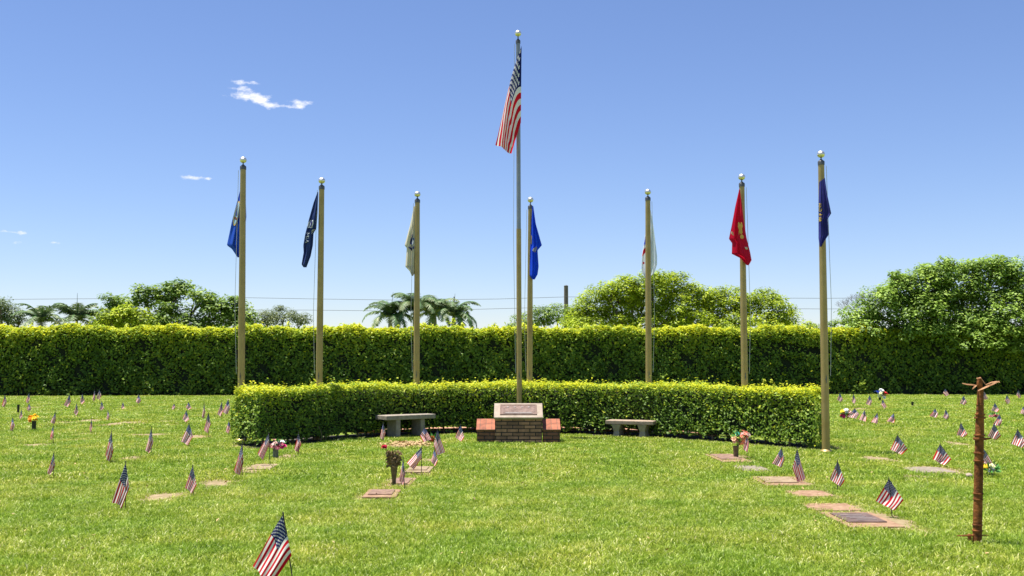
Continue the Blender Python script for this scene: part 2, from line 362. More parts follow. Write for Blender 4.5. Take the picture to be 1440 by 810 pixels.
# bare soil patches: (xl, xr, y_back, y_front) in the photograph -> real spots on the ground
SOIL = [(192, 262, 693, 707), (270, 338, 675, 687), (338, 384, 652, 665), (388, 412, 638, 648), (250, 292, 612, 618), (170, 194, 641, 648), (25, 76, 624, 630), (98, 122, 617, 621),
        (60, 96, 593, 598), (100, 146, 590, 596), (150, 196, 592, 600), (200, 246, 591, 596), (100, 135, 609, 613), (323, 336, 626, 632), (180, 196, 571, 573), (30, 62, 601, 606), (296, 330, 594, 597), (500, 562, 689, 705), (536, 580, 671, 688), (564, 612, 657, 670), (588, 612, 645, 651),
        (1010, 1060, 638, 653), (1040, 1088, 655, 665), (1072, 1150, 670, 688), (1110, 1182, 690, 702), (1135, 1225, 708, 723), (1180, 1290, 720, 748), (1222, 1262, 642, 652), (1280, 1356, 656, 669),
        (1324, 1358, 620, 628), (1188, 1236, 574, 578), (1294, 1312, 590, 593), (1160, 1182, 626, 634), (1345, 1360, 577, 579), (542, 606, 621, 631), (1205, 1222, 596, 599), (232, 250, 596, 600), (180, 245, 610, 614),
        (38, 56, 676, 684), (30, 60, 572, 575), (1265, 1300, 668, 672), (1228, 1262, 596, 599)]
EXCL = []   # (cx, cy, rx, ry) ellipses the grass avoids
mb = MB()
for i, (xl, xr, yb, yf) in enumerate(SOIL):
    a, b_, c_ = ground(xl, yf), ground(xr, yf), ground((xl + xr) / 2, yb)
    cx, cy = ground((xl + xr) / 2, (yb + yf) / 2).x, (a.y + c_.y) / 2
    rx, ry = (b_.x - a.x) / 2, max((c_.y - a.y) / 2, .12)
    EXCL.append((cx, cy, rx * .9, ry * .9)); n = 30; rr = random.Random(i)
    k1, k2 = rr.uniform(0, 6), rr.uniform(0, 6)
    ring = []
    for k in range(n):
        t = 2 * math.pi * k / n; q = 1 + .16 * math.sin(3 * t + k1) + .12 * math.sin(5 * t + k2) + .08 * math.sin(9 * t + k1 * 2)
        sq = (abs(math.cos(t)) ** 4 + abs(math.sin(t)) ** 4) ** -.25
        ring.append((cx + rx * q * sq * math.cos(t), cy + ry * q * sq * math.sin(t), .006 + .0005 * (i % 5)))
    mb.add([(cx, cy, .02)] + ring, [(0, 1 + k, 1 + (k + 1) % n) for k in range(n)])
tag(mb.build('bare_soil', M['soil']), kind='structure')

# ------------------------------------------------------------------ hedges
def hedge(name, label, path, thick, h, gap, leaf, dens, core_gap=.14, shoulder=.16, extra=(), shear=1.0, batter=0.0, hole=None, wob=.06, yellow=1.0, group=None, stems=True):
    """clipped hedge along a ground path (front edge), leaves on every face, a solid dark core added inside to block light, thin stems at the foot"""
    root = empty(name, path[0]); tag(root, label, 'hedge', group)
    P0 = Vector(path[0]); pts = [Vector(p) for p in path]
    # resample
    seg = [(pts[i + 1] - pts[i]).length for i in range(len(pts) - 1)]; L = sum(seg)
    def along(s):
        s = max(0, min(L - 1e-6, s)); i = 0
        while i < len(seg) - 1 and s > seg[i]: s -= seg[i]; i += 1
        t = s / seg[i]; p = pts[i].lerp(pts[i + 1], t)
        return p
    def nrm(s):
        d = (along(s + .6) - along(s - .6)); d.z = 0; d.normalize(); v = Vector((d.y * shear, -d.x, 0)); return v.normalized()   # faces the camera
    K = 400; S = np.linspace(0, L, K); PA = np.array([along(s) for s in S]); NA = np.array([nrm(s) for s in S])
    def frame(s):
        i = np.clip((s / L * (K - 1)), 0, K - 1); i0 = i.astype(int); i1 = np.minimum(i0 + 1, K - 1); f = (i - i0)[:, None]
        return PA[i0] * (1 - f) + PA[i1] * f, NA[i0] * (1 - f) + NA[i1] * f
    r = shoulder
    def bump(s, z):
        return wob * (np.sin(s * 1.7 + z * 2.1) + np.sin(s * 4.3 - z * 3.7 + 1) * .6 + np.sin(s * 9.1 + z * 7.3) * .35 + .55 * np.sin(s * 17.3 + 2 * np.sin(z * 6.1)) * np.sin(z * 14.7 + 1.5 * np.sin(s * 5.3)) + .35 * np.sin(s * 33 + z * 9) * np.sin(z * 29 - s * 4))
    per_len = (h - gap) + thick + (h - gap)
    n = int(L * per_len * dens); s = rng.uniform(0, L, n); q = rng.uniform(0, per_len, n)
    C = np.zeros((n, 3)); Nn = np.zeros((n, 3)); P, NV = frame(s)
    fr = q < (h - gap); tp = (q >= h - gap) & (q < h - gap + thick); bk = q >= h - gap + thick
    z = np.where(fr, gap + q, np.where(tp, h, gap + q - (h - gap + thick)))
    dpt = np.where(fr, 0, np.where(tp, q - (h - gap), thick))
    # round the shoulders
    near_top = np.clip((z - (h - r)) / r, 0, 1); ins = (1 - np.sqrt(np.clip(1 - near_top ** 2, 0, 1))) * r
    dpt = np.where(fr, ins, np.where(bk, thick - ins, dpt))
    edge = np.minimum(dpt, thick - dpt); tpdrop = np.where(tp, (1 - np.sqrt(np.clip(1 - np.clip((r - edge) / r, 0, 1) ** 2, 0, 1))) * r, 0)
    z = z - tpdrop
    inw = np.abs(rng.normal(0, .05, n)) - rng.exponential(.02, n)      # mostly a few cm inside, some shoots poking out
    bp = bump(s, z)
    dpt = np.where(fr, dpt + batter * np.clip((z - gap) / (h - gap), 0, 1), dpt)
    off = -dpt + np.where(fr, bp - inw, np.where(bk, -bp + inw, 0))
    zz = z + np.where(tp, bp * .8 - inw + (rng.random(n) < .03) * rng.exponential(.04, n), 0)
    C = P + NV * off[:, None]; C[:, 2] = zz
    outn = np.where(fr[:, None], NV, np.where(bk[:, None], -NV, np.array([0, 0, 1.0])))
    up = np.array([0, 0, 1.0]); Nn = outn * .8 + up * rng.uniform(.1, 1.5, (n, 1)) + rng.normal(0, .55, (n, 3))
    # ends
    ne = int(thick * (h - gap) * dens)
    for se, sg in ((0, -1), (L, 1)):
        d = rng.uniform(0, thick, ne); ze = rng.uniform(gap, h, ne)
        Pe, Ne = frame(np.full(ne, se)); ax = np.stack([-Ne[:, 1], Ne[:, 0], 0 * d], 1) * sg
        rd = np.clip((np.abs(d - thick / 2) - (thick / 2 - .3)) / .3, 0, 1); zt = np.clip((ze - (h - r)) / r, 0, 1)
        o_ = .10 - rd ** 2 * .25 - zt ** 2 * .12 + bump(d * 2, ze) - np.abs(rng.normal(0, .04, ne))
        Ce = Pe - Ne * d[:, None] + ax * o_[:, None]; Ce[:, 2] = ze
        C = np.vstack([C, Ce]); Nn = np.vstack([Nn, ax * .9 + up * rng.uniform(0, 1, (ne, 1)) + rng.normal(0, .5, (ne, 3))])
        s = np.concatenate([s, np.full(ne, se)])
    zz = C[:, 2]; nt_ = len(C)
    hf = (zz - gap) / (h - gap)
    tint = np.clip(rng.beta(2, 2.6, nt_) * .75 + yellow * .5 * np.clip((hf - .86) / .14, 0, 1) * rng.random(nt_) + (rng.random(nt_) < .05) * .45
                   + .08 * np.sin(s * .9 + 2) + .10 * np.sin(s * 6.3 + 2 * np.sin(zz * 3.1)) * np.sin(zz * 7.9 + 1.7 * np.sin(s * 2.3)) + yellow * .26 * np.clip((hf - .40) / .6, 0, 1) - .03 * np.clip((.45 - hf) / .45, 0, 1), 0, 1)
    keep = np.ones(nt_, bool)
    ragged = gap + .05 + .06 * np.sin(s * 2.3) + .05 * np.sin(s * 6.1)
    keep &= ~((zz < ragged) & (rng.random(nt_) < .75))
    holes = np.sin(s * 2.9 + zz * 3.1) * np.sin(zz * 5.3 - s * 1.3) + .5 * np.sin(s * 7.7 + 1) * np.sin(zz * 11.1)
    keep &= ~((holes > .93) & (hf < .85) & (rng.random(nt_) < .7))
    if hole is not None: keep &= ~(hole(C) & (rng.random(nt_) < .88))
    size = rng.uniform(.7, 1.35, nt_) * leaf
    tint = np.clip(tint, 0, 1); C, Nn, size, tint = C[keep], Nn[keep], size[keep], tint[keep]
    for (px, py, Y, hh) in extra:
        p = at_depth(px, py, Y); m_ = 34; t = rng.random(m_); a = rng.uniform(0, 6.28, m_); q_ = (.3 + .7 * np.sin(t * 3)) * hh * .45 * rng.random(m_)
        C = np.vstack([C, np.stack([p.x + np.cos(a) * q_, p.y + np.sin(a) * q_, p.z + t * hh], 1)]); Nn = np.vstack([Nn, np.stack([np.cos(a), np.sin(a), 0 * a + 1], 1)])
        size = np.concatenate([size, leaf * rng.uniform(.8, 1.4, m_)]); tint = np.concatenate([tint, rng.uniform(.75, 1, m_)])
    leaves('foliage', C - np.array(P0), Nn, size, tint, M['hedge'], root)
    # solid dark core, added so no light passes through between the leaves
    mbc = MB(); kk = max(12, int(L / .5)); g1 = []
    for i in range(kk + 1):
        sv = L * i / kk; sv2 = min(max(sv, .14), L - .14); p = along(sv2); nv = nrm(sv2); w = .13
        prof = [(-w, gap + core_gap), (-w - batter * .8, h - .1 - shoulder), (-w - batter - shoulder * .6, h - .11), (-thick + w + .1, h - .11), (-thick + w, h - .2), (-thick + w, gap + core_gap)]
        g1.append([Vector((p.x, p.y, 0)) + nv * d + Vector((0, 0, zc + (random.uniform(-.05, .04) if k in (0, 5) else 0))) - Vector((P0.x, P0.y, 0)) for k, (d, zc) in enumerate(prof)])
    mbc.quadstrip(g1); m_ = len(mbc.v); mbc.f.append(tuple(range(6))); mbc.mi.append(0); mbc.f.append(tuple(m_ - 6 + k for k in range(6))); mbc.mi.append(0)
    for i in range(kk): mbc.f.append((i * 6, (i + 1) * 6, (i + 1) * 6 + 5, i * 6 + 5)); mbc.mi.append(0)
    if stems:
        ms = mbc; sv = .2
        while sv < L - .2:
            p = along(sv); nv = nrm(sv)
            for _ in range(2):
                q0 = Vector((p.x, p.y, 0)) - nv * random.uniform(.2, thick - .2) - Vector((P0.x, P0.y, 0)) + Vector((random.uniform(-.1, .1), 0, 0))
                ms.tube([q0, q0 + Vector((random.uniform(-.05, .05), random.uniform(-.05, .05), (gap + .2) * .6)), q0 + Vector((random.uniform(-.1, .1), random.uniform(-.1, .1), gap + .25))], [.022, .017, .012], 6, mi=1)
            sv += random.uniform(.28, .5)
    mbc.build('core_and_stems', [M['core'], M['stem']], root)  # one mesh: the added light-blocking core plus the real stems
    return root

fpath = [ground(*p) for p in [(327, 626.5), (362, 630.5), (420, 625.5), (480, 619), (540, 614.5), (620, 611.5), (720, 610), (820, 611.5), (900, 614.5), (970, 619), (1040, 624), (1100, 629), (1157, 634.5)]]
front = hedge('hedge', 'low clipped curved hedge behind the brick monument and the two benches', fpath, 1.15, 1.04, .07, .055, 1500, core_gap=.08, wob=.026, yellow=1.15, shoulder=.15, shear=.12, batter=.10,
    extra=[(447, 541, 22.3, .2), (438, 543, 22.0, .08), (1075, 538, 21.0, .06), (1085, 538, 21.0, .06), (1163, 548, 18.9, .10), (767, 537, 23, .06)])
def gaphole(C):
    x = C[:, 0]; z = C[:, 2]; f = C[:, 1] < 45.3
    g1 = (np.abs(x - 12.2) < 1.1) & (np.abs(z - (1.95 - .12 * (x - 12.2))) < .16)
    g2 = (np.abs(x - 13.7) < .45) & (np.abs(z - 2.15) < .12)
    return (g1 | g2) & f
bpath = [Vector(p) for p in [(-34, 42.6, 0), (-21, 43.3, 0), (-10, 44.2, 0), (0, 44.6, 0), (10, 44.9, 0), (22, 45.2, 0), (38, 45.6, 0)]]
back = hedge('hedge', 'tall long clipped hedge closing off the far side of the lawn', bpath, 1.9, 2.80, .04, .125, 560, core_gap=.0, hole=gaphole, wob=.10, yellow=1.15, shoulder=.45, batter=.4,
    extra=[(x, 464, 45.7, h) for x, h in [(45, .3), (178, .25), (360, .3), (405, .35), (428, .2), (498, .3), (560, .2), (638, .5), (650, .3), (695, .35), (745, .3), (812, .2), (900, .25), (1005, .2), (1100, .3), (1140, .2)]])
# mulch beds under the hedges and the brick paving behind the low hedge
mb = MB(); g = []
for i in range(len(fpath)):
    d = (fpath[min(i + 1, len(fpath) - 1)] - fpath[max(i - 1, 0)]).normalized(); nv = Vector((d.y, -d.x, 0))
    a = fpath[i] + nv * (.10 + .05 * math.sin(i * 2.1)); b_ = fpath[i] - nv * .95
    g.append([(a.x, a.y, .012), (b_.x, b_.y, .012)])
mb.quadstrip(g)
g = [[(x, y0 - .55 + .12 * math.sin(x * 1.3), .012), (x, y0 + 2.2, .012)] for x, y0 in [(-34 + 1.0 * k, 42.6 + 2.6 * min(1, k / 55)) for k in range(73)]]
mb.quadstrip(g); tag(mb.build('mulch_bed', M['mulch']), kind='structure')
mb = MB(); g = []
for i in range(4, 10):
    d = (fpath[i + 1] - fpath[i - 1]).normalized(); nv = Vector((d.y, -d.x, 0)); a = fpath[i] - nv * 1.02; b_ = fpath[i] - nv * 1.5
    g.append([(a.x, a.y, .018), (a.x, a.y, .06), (b_.x, b_.y, .06)])
mb.quadstrip(g); tag(mb.build('brick_path', M['paving']), kind='structure')

# ------------------------------------------------------------------ monument
MY = 20.25
root = empty('brick_monument', (ground(729, 622).x, MY, 0)); tag(root, 'dark brick memorial with sloping stone plaque and orange capped brick wings', 'monument')
def wedge(x0, x1, y0, y1, zf, zb, name, m):
    b = MB(); b.add([(x0, y0, -.02), (x1, y0, -.02), (x1, y1, -.02), (x0, y1, -.02), (x0, y0, zf), (x1, y0, zf), (x1, y1, zb), (x0, y1, zb)],
                    [(0, 1, 5, 4), (1, 2, 6, 5), (2, 3, 7, 6), (3, 0, 4, 7), (4, 5, 6, 7), (3, 2, 1, 0)])
    return b.build(name, m, root)
def slab(x0, x1, y0, y1, zf, zb, t, name, m, parent=None, bev=.006):
    a = math.atan2(zb - zf, y1 - y0); rot = Matrix.Rotation(a, 3, 'X'); ln = math.hypot(y1 - y0, zb - zf)
    c = Vector(((x0 + x1) / 2, (y0 + y1) / 2, (zf + zb) / 2)) + rot @ Vector((0, 0, t / 2))
    b = MB(); b.box((0, 0, 0), (x1 - x0, ln, t), None, bev)
    o = b.build(name, m, parent or root); o.location = c; o.rotation_euler = (a, 0, 0); return o
wedge(-.445, .445, 0, .46, .452, .672, 'brick_base', M['brick'])
for sx, xa, xb in ((0, -.785, -.448), (1, .470, .785)):
    wedge(xa, xb, .035, .46, .225, .395, 'brick_wing', M['brick_red'])
    slab(xa - .012, xb + .012, .020, .455, .228, .408, .030, 'cap_bricks', M['cap'], bev=.004)
ps = slab(-.462, .462, -.03, .475, .448, .692, .045, 'stone_slab', M['stone'])
b = MB(); b.box((0, 0, .0245), (.70, .40, .012), None, .004); pl = b.build('plaque', M['bronze'], ps); pl.location = (0, .005, .003)
b = MB()
for (cx, cy, w, hh) in [(0, .185, .70, .016), (0, -.185, .70, .016), (-.342, 0, .016, .36), (.342, 0, .016, .36)]: b.box((cx, cy + .005, .0365), (w, hh, .010), None, .003)
b.build('plaque_rim', M['bronze_dark'], ps)
b = MB(); b.box((.0, -.125, .0375), (.50, .035, .006), None, .002); b.box((0, -.155, .0372), (.56, .006, .005))
for k, x in enumerate((-.2, -.07, .07, .2)): b.lathe([(.022, .034), (.022, .0385), (.012, .040)], (x, .10, 0), 10)
b.build('plaque_relief', M['bronze_pale'], ps)

# ------------------------------------------------------------------ benches
def bench(label, front_l, rot, L, depth, top, thick, legs, legw, m_top, m_leg, flare):
    r = empty('bench', front_l, rot); tag(r, label, 'bench', 'benches in front of the low hedge')
    b = MB(); b.box((L / 2, depth / 2, top - thick / 2), (L, depth, thick), None, .012); b.build('seat', m_top, r)
    for x in legs:
        b = MB(); w, d0 = legw, depth * .80; y0 = depth * .08
        rows = []
        for k, z in enumerate([-.02, .05, (top - thick) * .5, top - thick - .002]):
            f = flare * (abs(z - (top - thick) * .45) / (top - thick)) ** 1.5
            rows.append([(x - f, y0 - f, z), (x + w + f, y0 - f, z), (x + w + f, y0 + d0 + f, z), (x - f, y0 + d0 + f, z), (x - f, y0 - f, z)])
        b.quadstrip(rows); b.build('leg', m_leg, r)
    return r
bench('grey concrete bench left of the brick monument, turned towards it', ground(543.5, 617.5), R(38), 1.17, .44, .455, .088, (.25, .83), .095, M['concrete'], M['concrete'], 0)
bench('low weathered stone bench with brownish top right of the brick monument', ground(852, 616) + Vector((0, .12, 0)), R(-20), .98, .42, .345, .075, (.17, .70), .10, M['concrete_top'], M['concrete'], .10)

# ------------------------------------------------------------------ flagpoles
POLES = {}
def flagpole(label, ball, top_y, base_x, H, r0, r1, m, joint=None, Y=None, halyard=-1):
    H0 = H; T = at_height(ball[0], ball[1], H) if Y is None else at_depth(ball[0], ball[1], Y)
    D = T.y; H = T.z; bx = at_depth(base_x, 600, D).x
    root = empty('flagpole', (bx, D, 0)); tag(root, label, 'flagpole', 'flagpoles around the low hedge' if H0 < 6 else None)
    dx = T.x - bx; zt = at_depth(ball[0], top_y, D).z; ax = lambda z: Vector((dx * z / H, 0, z))
    b = MB()
    if joint:
        zj = at_depth(base_x, joint, D).z
        b.tube([ax(0), ax(zj)], [r0, r0 * .94], 20); o = b.build('pole', m, root); smooth_sharp(o)
        b = MB(); b.tube([ax(zj), ax(zj + .03), ax(zt)], [r0 * .88, r0 * .85, r1], 20); o = b.build('upper_pole', M['pole_main'], root); smooth_sharp(o)
    else:
        b.tube([ax(0), ax(zt * .5), ax(zt)], [r0, (r0 + r1) / 2 + .003, r1], 20); o = b.build('pole', m, root); smooth_sharp(o)
    b = MB(); b.lathe([(r1 + .006, -.07), (r1 + .007, -.015), (r1 + .002, 0), (r1 * .55, .018), (r1 * .4, .03)], ax(zt) + Vector((0, 0, .005)), 16); o = b.build('collar', M['collar'], root); smooth_sharp(o)
    rb = .067
    b = MB(); b.tube([ax(zt), ax(H - rb * .9)], [.012, .012], 8); b.build('neck', M['collar'], root)
    b = MB(); b.lathe([(rb * math.sin(t), -rb * .93 * math.cos(t)) for t in [math.pi * k / 14 for k in range(15)]], ax(H), 22); b.build('ball', M['ball'], root, True)
    b = MB(); hx = halyard * (r1 + .03)
    b.tube([ax(zt - .08) + Vector((hx, -.02, 0)), ax(zt * .5) + Vector((hx * 1.5, -.04, 0)), ax(1.3) + Vector((halyard * (r0 + .02), -.04, 0))], .0045, 5); b.build('halyard', M['rope'], root)
    b = MB(); zc = 1.25; c = ax(zc) + Vector((0, -r0, 0)); b.box(c + Vector((0, -.012, 0)), (.02, .03, .03), None, .004); b.tube([c + Vector((0, -.03, -.07)), c + Vector((0, -.024, 0)), c + Vector((0, -.03, .07))], [.005, .009, .005], 6); b.build('cleat', M['collar'], root)
    b = MB(); b.lathe([(r0 * 1.5, -.02), (r0 * 1.5, .03), (r0 * 1.1, .055), (r0, .06)], ax(0), 20); o = b.build('base_flange', m, root); smooth_sharp(o)
    POLES[round(ball[0])] = (root, D)
    return root, D
H7 = 5.13
p1 = flagpole('tan flagpole with dark blue seal flag, at left end of the low hedge', (342, 225), 234, 339, 5.2, .069, .055, M['pole'], Y=20.75)
p2 = flagpole('flagpole flying the black and white flag, second from left', (452.5, 254), 262, 448, H7, .068, .053, M['pole'])
p3 = flagpole('flagpole flying the cream white flag, third from left', (587, 273), 281, 585.5, H7, .068, .053, M['pole'])
p4 = flagpole('flagpole with bright blue flag, just right of the tallest pole', (746, 281), 290, 744.5, H7, .066, .052, M['pole'])
p5 = flagpole('flagpole with white, blue and red flag wrapped behind it', (911, 270), 278, 912.5, H7, .068, .053, M['pole'], halyard=1)
p6 = flagpole('flagpole flying the red flag, second from right', (1043, 249), 258, 1048, H7, .066, .052, M['pole'], halyard=1)
p7 = flagpole('flagpole with navy flag and yellow letters, right of the low hedge', (1154.5, 217), 227, 1161, H7, .067, .052, M['pole'], halyard=1)
pm = flagpole('tallest slim flagpole behind the brick monument, flying a large American flag', (728.5, 47), 57, 730.5, 8, .053, .042, M['pole'], joint=322, Y=21.6)

# ------------------------------------------------------------------ cloth
def interp(poly, t):
    n = len(poly) - 1; x = min(max(t, 0), 1) * n; i = min(int(x), n - 1); f = x - i
    return (poly[i][0] * (1 - f) + poly[i + 1][0] * f, poly[i][1] * (1 - f) + poly[i + 1][1] * f)
def resample(poly):
    ys = [p[1] for p in poly]
    def f(t):
        y = ys[0] + (ys[-1] - ys[0]) * t
        for i in range(len(poly) - 1):
            if poly[i][1] <= y <= poly[i + 1][1] or i == len(poly) - 2:
                q = (y - poly[i][1]) / max(poly[i + 1][1] - poly[i][1], 1e-6); return (poly[i][0] + (poly[i + 1][0] - poly[i][0]) * q, y)
    return f
def hanging_flag(name, label, cat, left, right, Y, m, folds, amp, seed, group=None, extra=None):
    """limp flag: left and right outline (photo px), real cloth with deep folds at distance Y"""
    rr = random.Random(seed); lf, rf = resample(left), resample(right); ns, nt_ = 44, 60
    ph, ph2 = rr.uniform(0, 6), rr.uniform(0, 6)
    top = at_depth(*right[0], Y)
    def P(s, t, off=0.0):
        a, b_ = lf(t), rf(t); px, py = a[0] + (b_[0] - a[0]) * s, a[1] + (b_[1] - a[1]) * s
        w = min(1, t * 3 + .05)
        fold = math.sin(folds * 2 * math.pi * s + ph + 1.2 * t) + .45 * math.sin(folds * 4.1 * math.pi * s + ph2 - 2.0 * t) + .25 * math.sin(9 * t + 5 * s + ph)
        wob = .35 * math.sin(folds * 2 * math.pi * s + ph + 1.2 * t + 1.3) * (1 - abs(2 * s - 1))
        p = at_depth(px + wob, py, Y + amp * w * fold - off)
        return p - top
    grid = [[P(j / ns, i / nt_) for j in range(ns + 1)] for i in range(nt_ + 1)]
    b = MB(); b.quadstrip(grid); r = empty(name, top); tag(r, label, cat, group)
    o = b.build('cloth', m, r, True)
    if extra: extra(r, P)
    return r
def patch(P, r, name, poly, m, off=.012, nsub=5):
    """flat-coloured emblem shape sewn onto the cloth: polygon in cloth (s,t) coordinates, follows the folds"""
    cx = sum(p[0] for p in poly) / len(poly); cy = sum(p[1] for p in poly) / len(poly)
    b = MB(); vs = [P(cx, cy, off)]; n = len(poly)
    for k in range(1, nsub + 1):
        for (x, y) in poly: vs.append(P(cx + (x - cx) * k / nsub, cy + (y - cy) * k / nsub, off))
    fs = [(0, 1 + i, 1 + (i + 1) % n) for i in range(n)]
    for k in range(nsub - 1):
        for i in range(n): fs.append((1 + k * n + i, 1 + k * n + (i + 1) % n, 1 + (k + 1) * n + (i + 1) % n, 1 + (k + 1) * n + i))
    b.add(vs, fs); return b.build(name, m, r)
def ell(cx, cy, rx, ry, n=18, wob=0, seed=0):
    rr = random.Random(seed)
    return [(cx + rx * (1 + rr.uniform(-wob, wob)) * math.cos(2 * math.pi * k / n), cy + ry * (1 + rr.uniform(-wob, wob)) * math.sin(2 * math.pi * k / n)) for k in range(n)]
def text_on(P, r, name, txt, m, s0, s1, t0, t1, off=.014, vertical=True):
    """lettering converted to mesh and laid on the cloth; vertical = reads downwards"""
    cu = bpy.data.curves.new(name, 'FONT'); cu.body = txt; cu.resolution_u = 2
    ob = bpy.data.objects.new(name, cu); me = bpy.data.meshes.new_from_object(ob); bpy.data.objects.remove(ob)
    xs = [v.co.x for v in me.vertices]; ys = [v.co.y for v in me.vertices]; x0, x1, y0, y1 = min(xs), max(xs), min(ys), max(ys)
    vs = []
    for v in me.vertices:
        a, c = (v.co.x - x0) / (x1 - x0), (v.co.y - y0) / (y1 - y0)
        if vertical: s, t = s1 - (1 - c) * (s1 - s0), t0 + a * (t1 - t0)
        else: s, t = s0 + a * (s1 - s0), t1 - c * (t1 - t0)
        vs.append(P(s, t, off))
    b = MB(); b.add(vs, [tuple(p.vertices) for p in me.polygons]); return b.build(name, m, r)

M['c_navy'] = cloth_mat('cloth_royal_navy', (.02, .07, .44), (.03, .12, .62)); M['c_black'] = cloth_mat('cloth_black', (.02, .035, .13), (.04, .07, .22), .15)
M['c_cream'] = cloth_mat('cloth_cream', (.60, .54, .38), (.74, .70, .56), .35); M['c_blue'] = cloth_mat('cloth_bright_blue', (.01, .06, .68), (.02, .11, .85), .4)
M['c_white'] = cloth_mat('cloth_white', (.74, .78, .88), (.82, .86, .94), .35); M['c_red'] = cloth_mat('cloth_red', (.55, .008, .03), (.66, .015, .06), .4)
M['c_dark'] = cloth_mat('cloth_dark_navy', (.03, .035, .2), (.07, .07, .32), .3); M['c_gold'] = cloth_mat('cloth_gold', (.62, .40, .06), (.8, .6, .2), .2)
M['c_yellow'] = cloth_mat('cloth_yellow_letters', (.85, .62, .02), None, .2); M['c_sky'] = cloth_mat('cloth_pale_blue', (.22, .42, .6), (.4, .5, .55), .2)
M['c_dblue'] = cloth_mat('cloth_emblem_blue', (.02, .05, .30), (.04, .08, .4), .2); M['c_grey'] = cloth_mat('cloth_grey', (.45, .45, .5), (.6, .6, .65), .3)
M['c_brown'] = cloth_mat('cloth_brown', (.14, .05, .03), (.25, .1, .05), .2)

def ex1(r, P):
    sl = patch(P, r, 'seal', ell(.22, .42, .20, .165), M['c_gold'], .02); patch(P, r, 'seal_field', ell(.22, .42, .165, .145), M['c_sky'], .026)
    patch(P, r, 'ship', [(.16, .38), (.20, .30), (.25, .36), (.28, .43), (.25, .46), (.18, .45)], M['c_dark'], .032); patch(P, r, 'sea', [(.08, .47), (.18, .465), (.34, .48), (.32, .51), (.18, .50)], M['c_brown'], .032)
hanging_flag('flag', 'dark blue flag with gold ringed seal hanging behind the leftmost flagpole', 'flag', [(340.5, 255), (337, 270), (326, 312), (319, 345), (326, 350), (334, 362)], [(343, 255), (345, 268), (346.5, 305), (345, 318), (341, 340), (336, 362)], p1[1] + .14, M['c_navy'], 1.5, .045, 1, 'flags hanging from the arc of flagpoles', ex1)
def ex2(r, P):
    patch(P, r, 'disc', [(.02, .40), (.15, .375), (.55, .37), (.60, .42), (.56, .475), (.05, .475), (.0, .44)], M['c_white'], .02)
    patch(P, r, 'silhouette', [(.30, .40), (.42, .385), (.5, .41), (.46, .44), (.5, .465), (.3, .465), (.36, .43)], M['c_dark'], .026)
    text_on(P, r, 'lettering', 'MIA', M['c_white'], .10, .52, .54, .68, .022); patch(P, r, 'stripe', [(.62, .50), (.95, .49), (.9, .53), (.7, .56)], M['c_grey'], .02)
hanging_flag('flag', 'black flag with white disc and white letters, left of the second pole', 'flag', [(446.5, 270), (441, 285), (434, 310), (429, 330), (426.5, 345), (427, 355), (424, 372), (427, 376)], [(447.5, 270), (446.5, 300), (445, 321), (441, 328), (440, 345), (437, 360), (431, 376)], p2[1] - .06, M['c_black'], 1.4, .04, 2, 'flags hanging from the arc of flagpoles', ex2)
def ex3(r, P):
    patch(P, r, 'emblem', ell(.62, .50, .17, .075, 12, .35, 3), M['c_dblue'], .02); patch(P, r, 'emblem_centre', ell(.66, .52, .10, .04, 10, .3, 4), M['c_white'], .026)
    patch(P, r, 'ribbon', [(.3, .58), (.5, .60), (.8, .57), (.8, .61), (.5, .64), (.3, .61)], M['c_dark'], .02); patch(P, r, 'emblem_top', ell(.6, .42, .08, .03, 10, .3, 5), M['c_dblue'], .022)
hanging_flag('flag', 'cream white flag with blue wreath emblem, left of its flagpole', 'flag', [(582, 290), (577, 315), (569, 345), (572, 349), (570, 375), (576, 381), (579, 388)], [(584, 290), (585, 320), (585, 360), (585, 380), (581, 388)], p3[1] + .02, M['c_cream'], 1.7, .05, 3, 'flags hanging from the arc of flagpoles', ex3)
def ex4(r, P):
    patch(P, r, 'emblem', ell(.55, .59, .22, .035, 12, .3, 5), M['c_grey'], .02); patch(P, r, 'fringe', [(.02, .40), (.12, .40), (.1, .52), (.02, .52)], M['c_gold'], .02)
hanging_flag('flag', 'bright royal blue flag hanging right of the tallest flagpole', 'flag', [(748.5, 290), (747.5, 312), (746.5, 335), (745.5, 352), (745, 372), (745, 388), (749, 393)], [(750, 290), (753.5, 315), (762, 345), (756, 352), (757.5, 375), (756, 386), (752, 393)], p4[1] - .12, M['c_blue'], 1.3, .05, 4, 'flags hanging from the arc of flagpoles', ex4)
def ex5(r, P):
    patch(P, r, 'blue_emblem', [(.04, .42), (.22, .40), (.22, .52), (.02, .55)], M['c_blue'], .02); patch(P, r, 'red_emblem', [(.03, .61), (.2, .56), (.2, .65), (.02, .70)], M['c_red'], .02); patch(P, r, 'red_mark', ell(.13, .79, .05, .016), M['c_red'], .02)
hanging_flag('flag', 'white flag with blue and red marks showing both sides of its pole', 'flag', [(911, 290), (909, 318), (906, 338), (902.5, 360), (902, 375), (903, 384), (907, 391)], [(914, 290), (918, 312), (921, 335), (924, 360), (924, 372), (920, 384), (912, 391)], p5[1] + .13, M['c_white'], 1.6, .05, 5, 'flags hanging from the arc of flagpoles', ex5)
def ex6(r, P):
    patch(P, r, 'eagle', [(.50, .44), (.58, .43), (.66, .46), (.78, .43), (.85, .48), (.78, .52), (.80, .57), (.70, .60), (.62, .57), (.56, .61), (.58, .53), (.50, .50)], M['c_gold'], .02)
    patch(P, r, 'globe', ell(.74, .625, .10, .028), M['c_gold'], .024); patch(P, r, 'ribbon', [(.06, .55), (.20, .57), (.26, .61), (.20, .61), (.05, .58)], M['c_cream'], .02); patch(P, r, 'ribbon', [(.74, .76), (.90, .76), (.92, .79), (.78, .79)], M['c_cream'], .02)
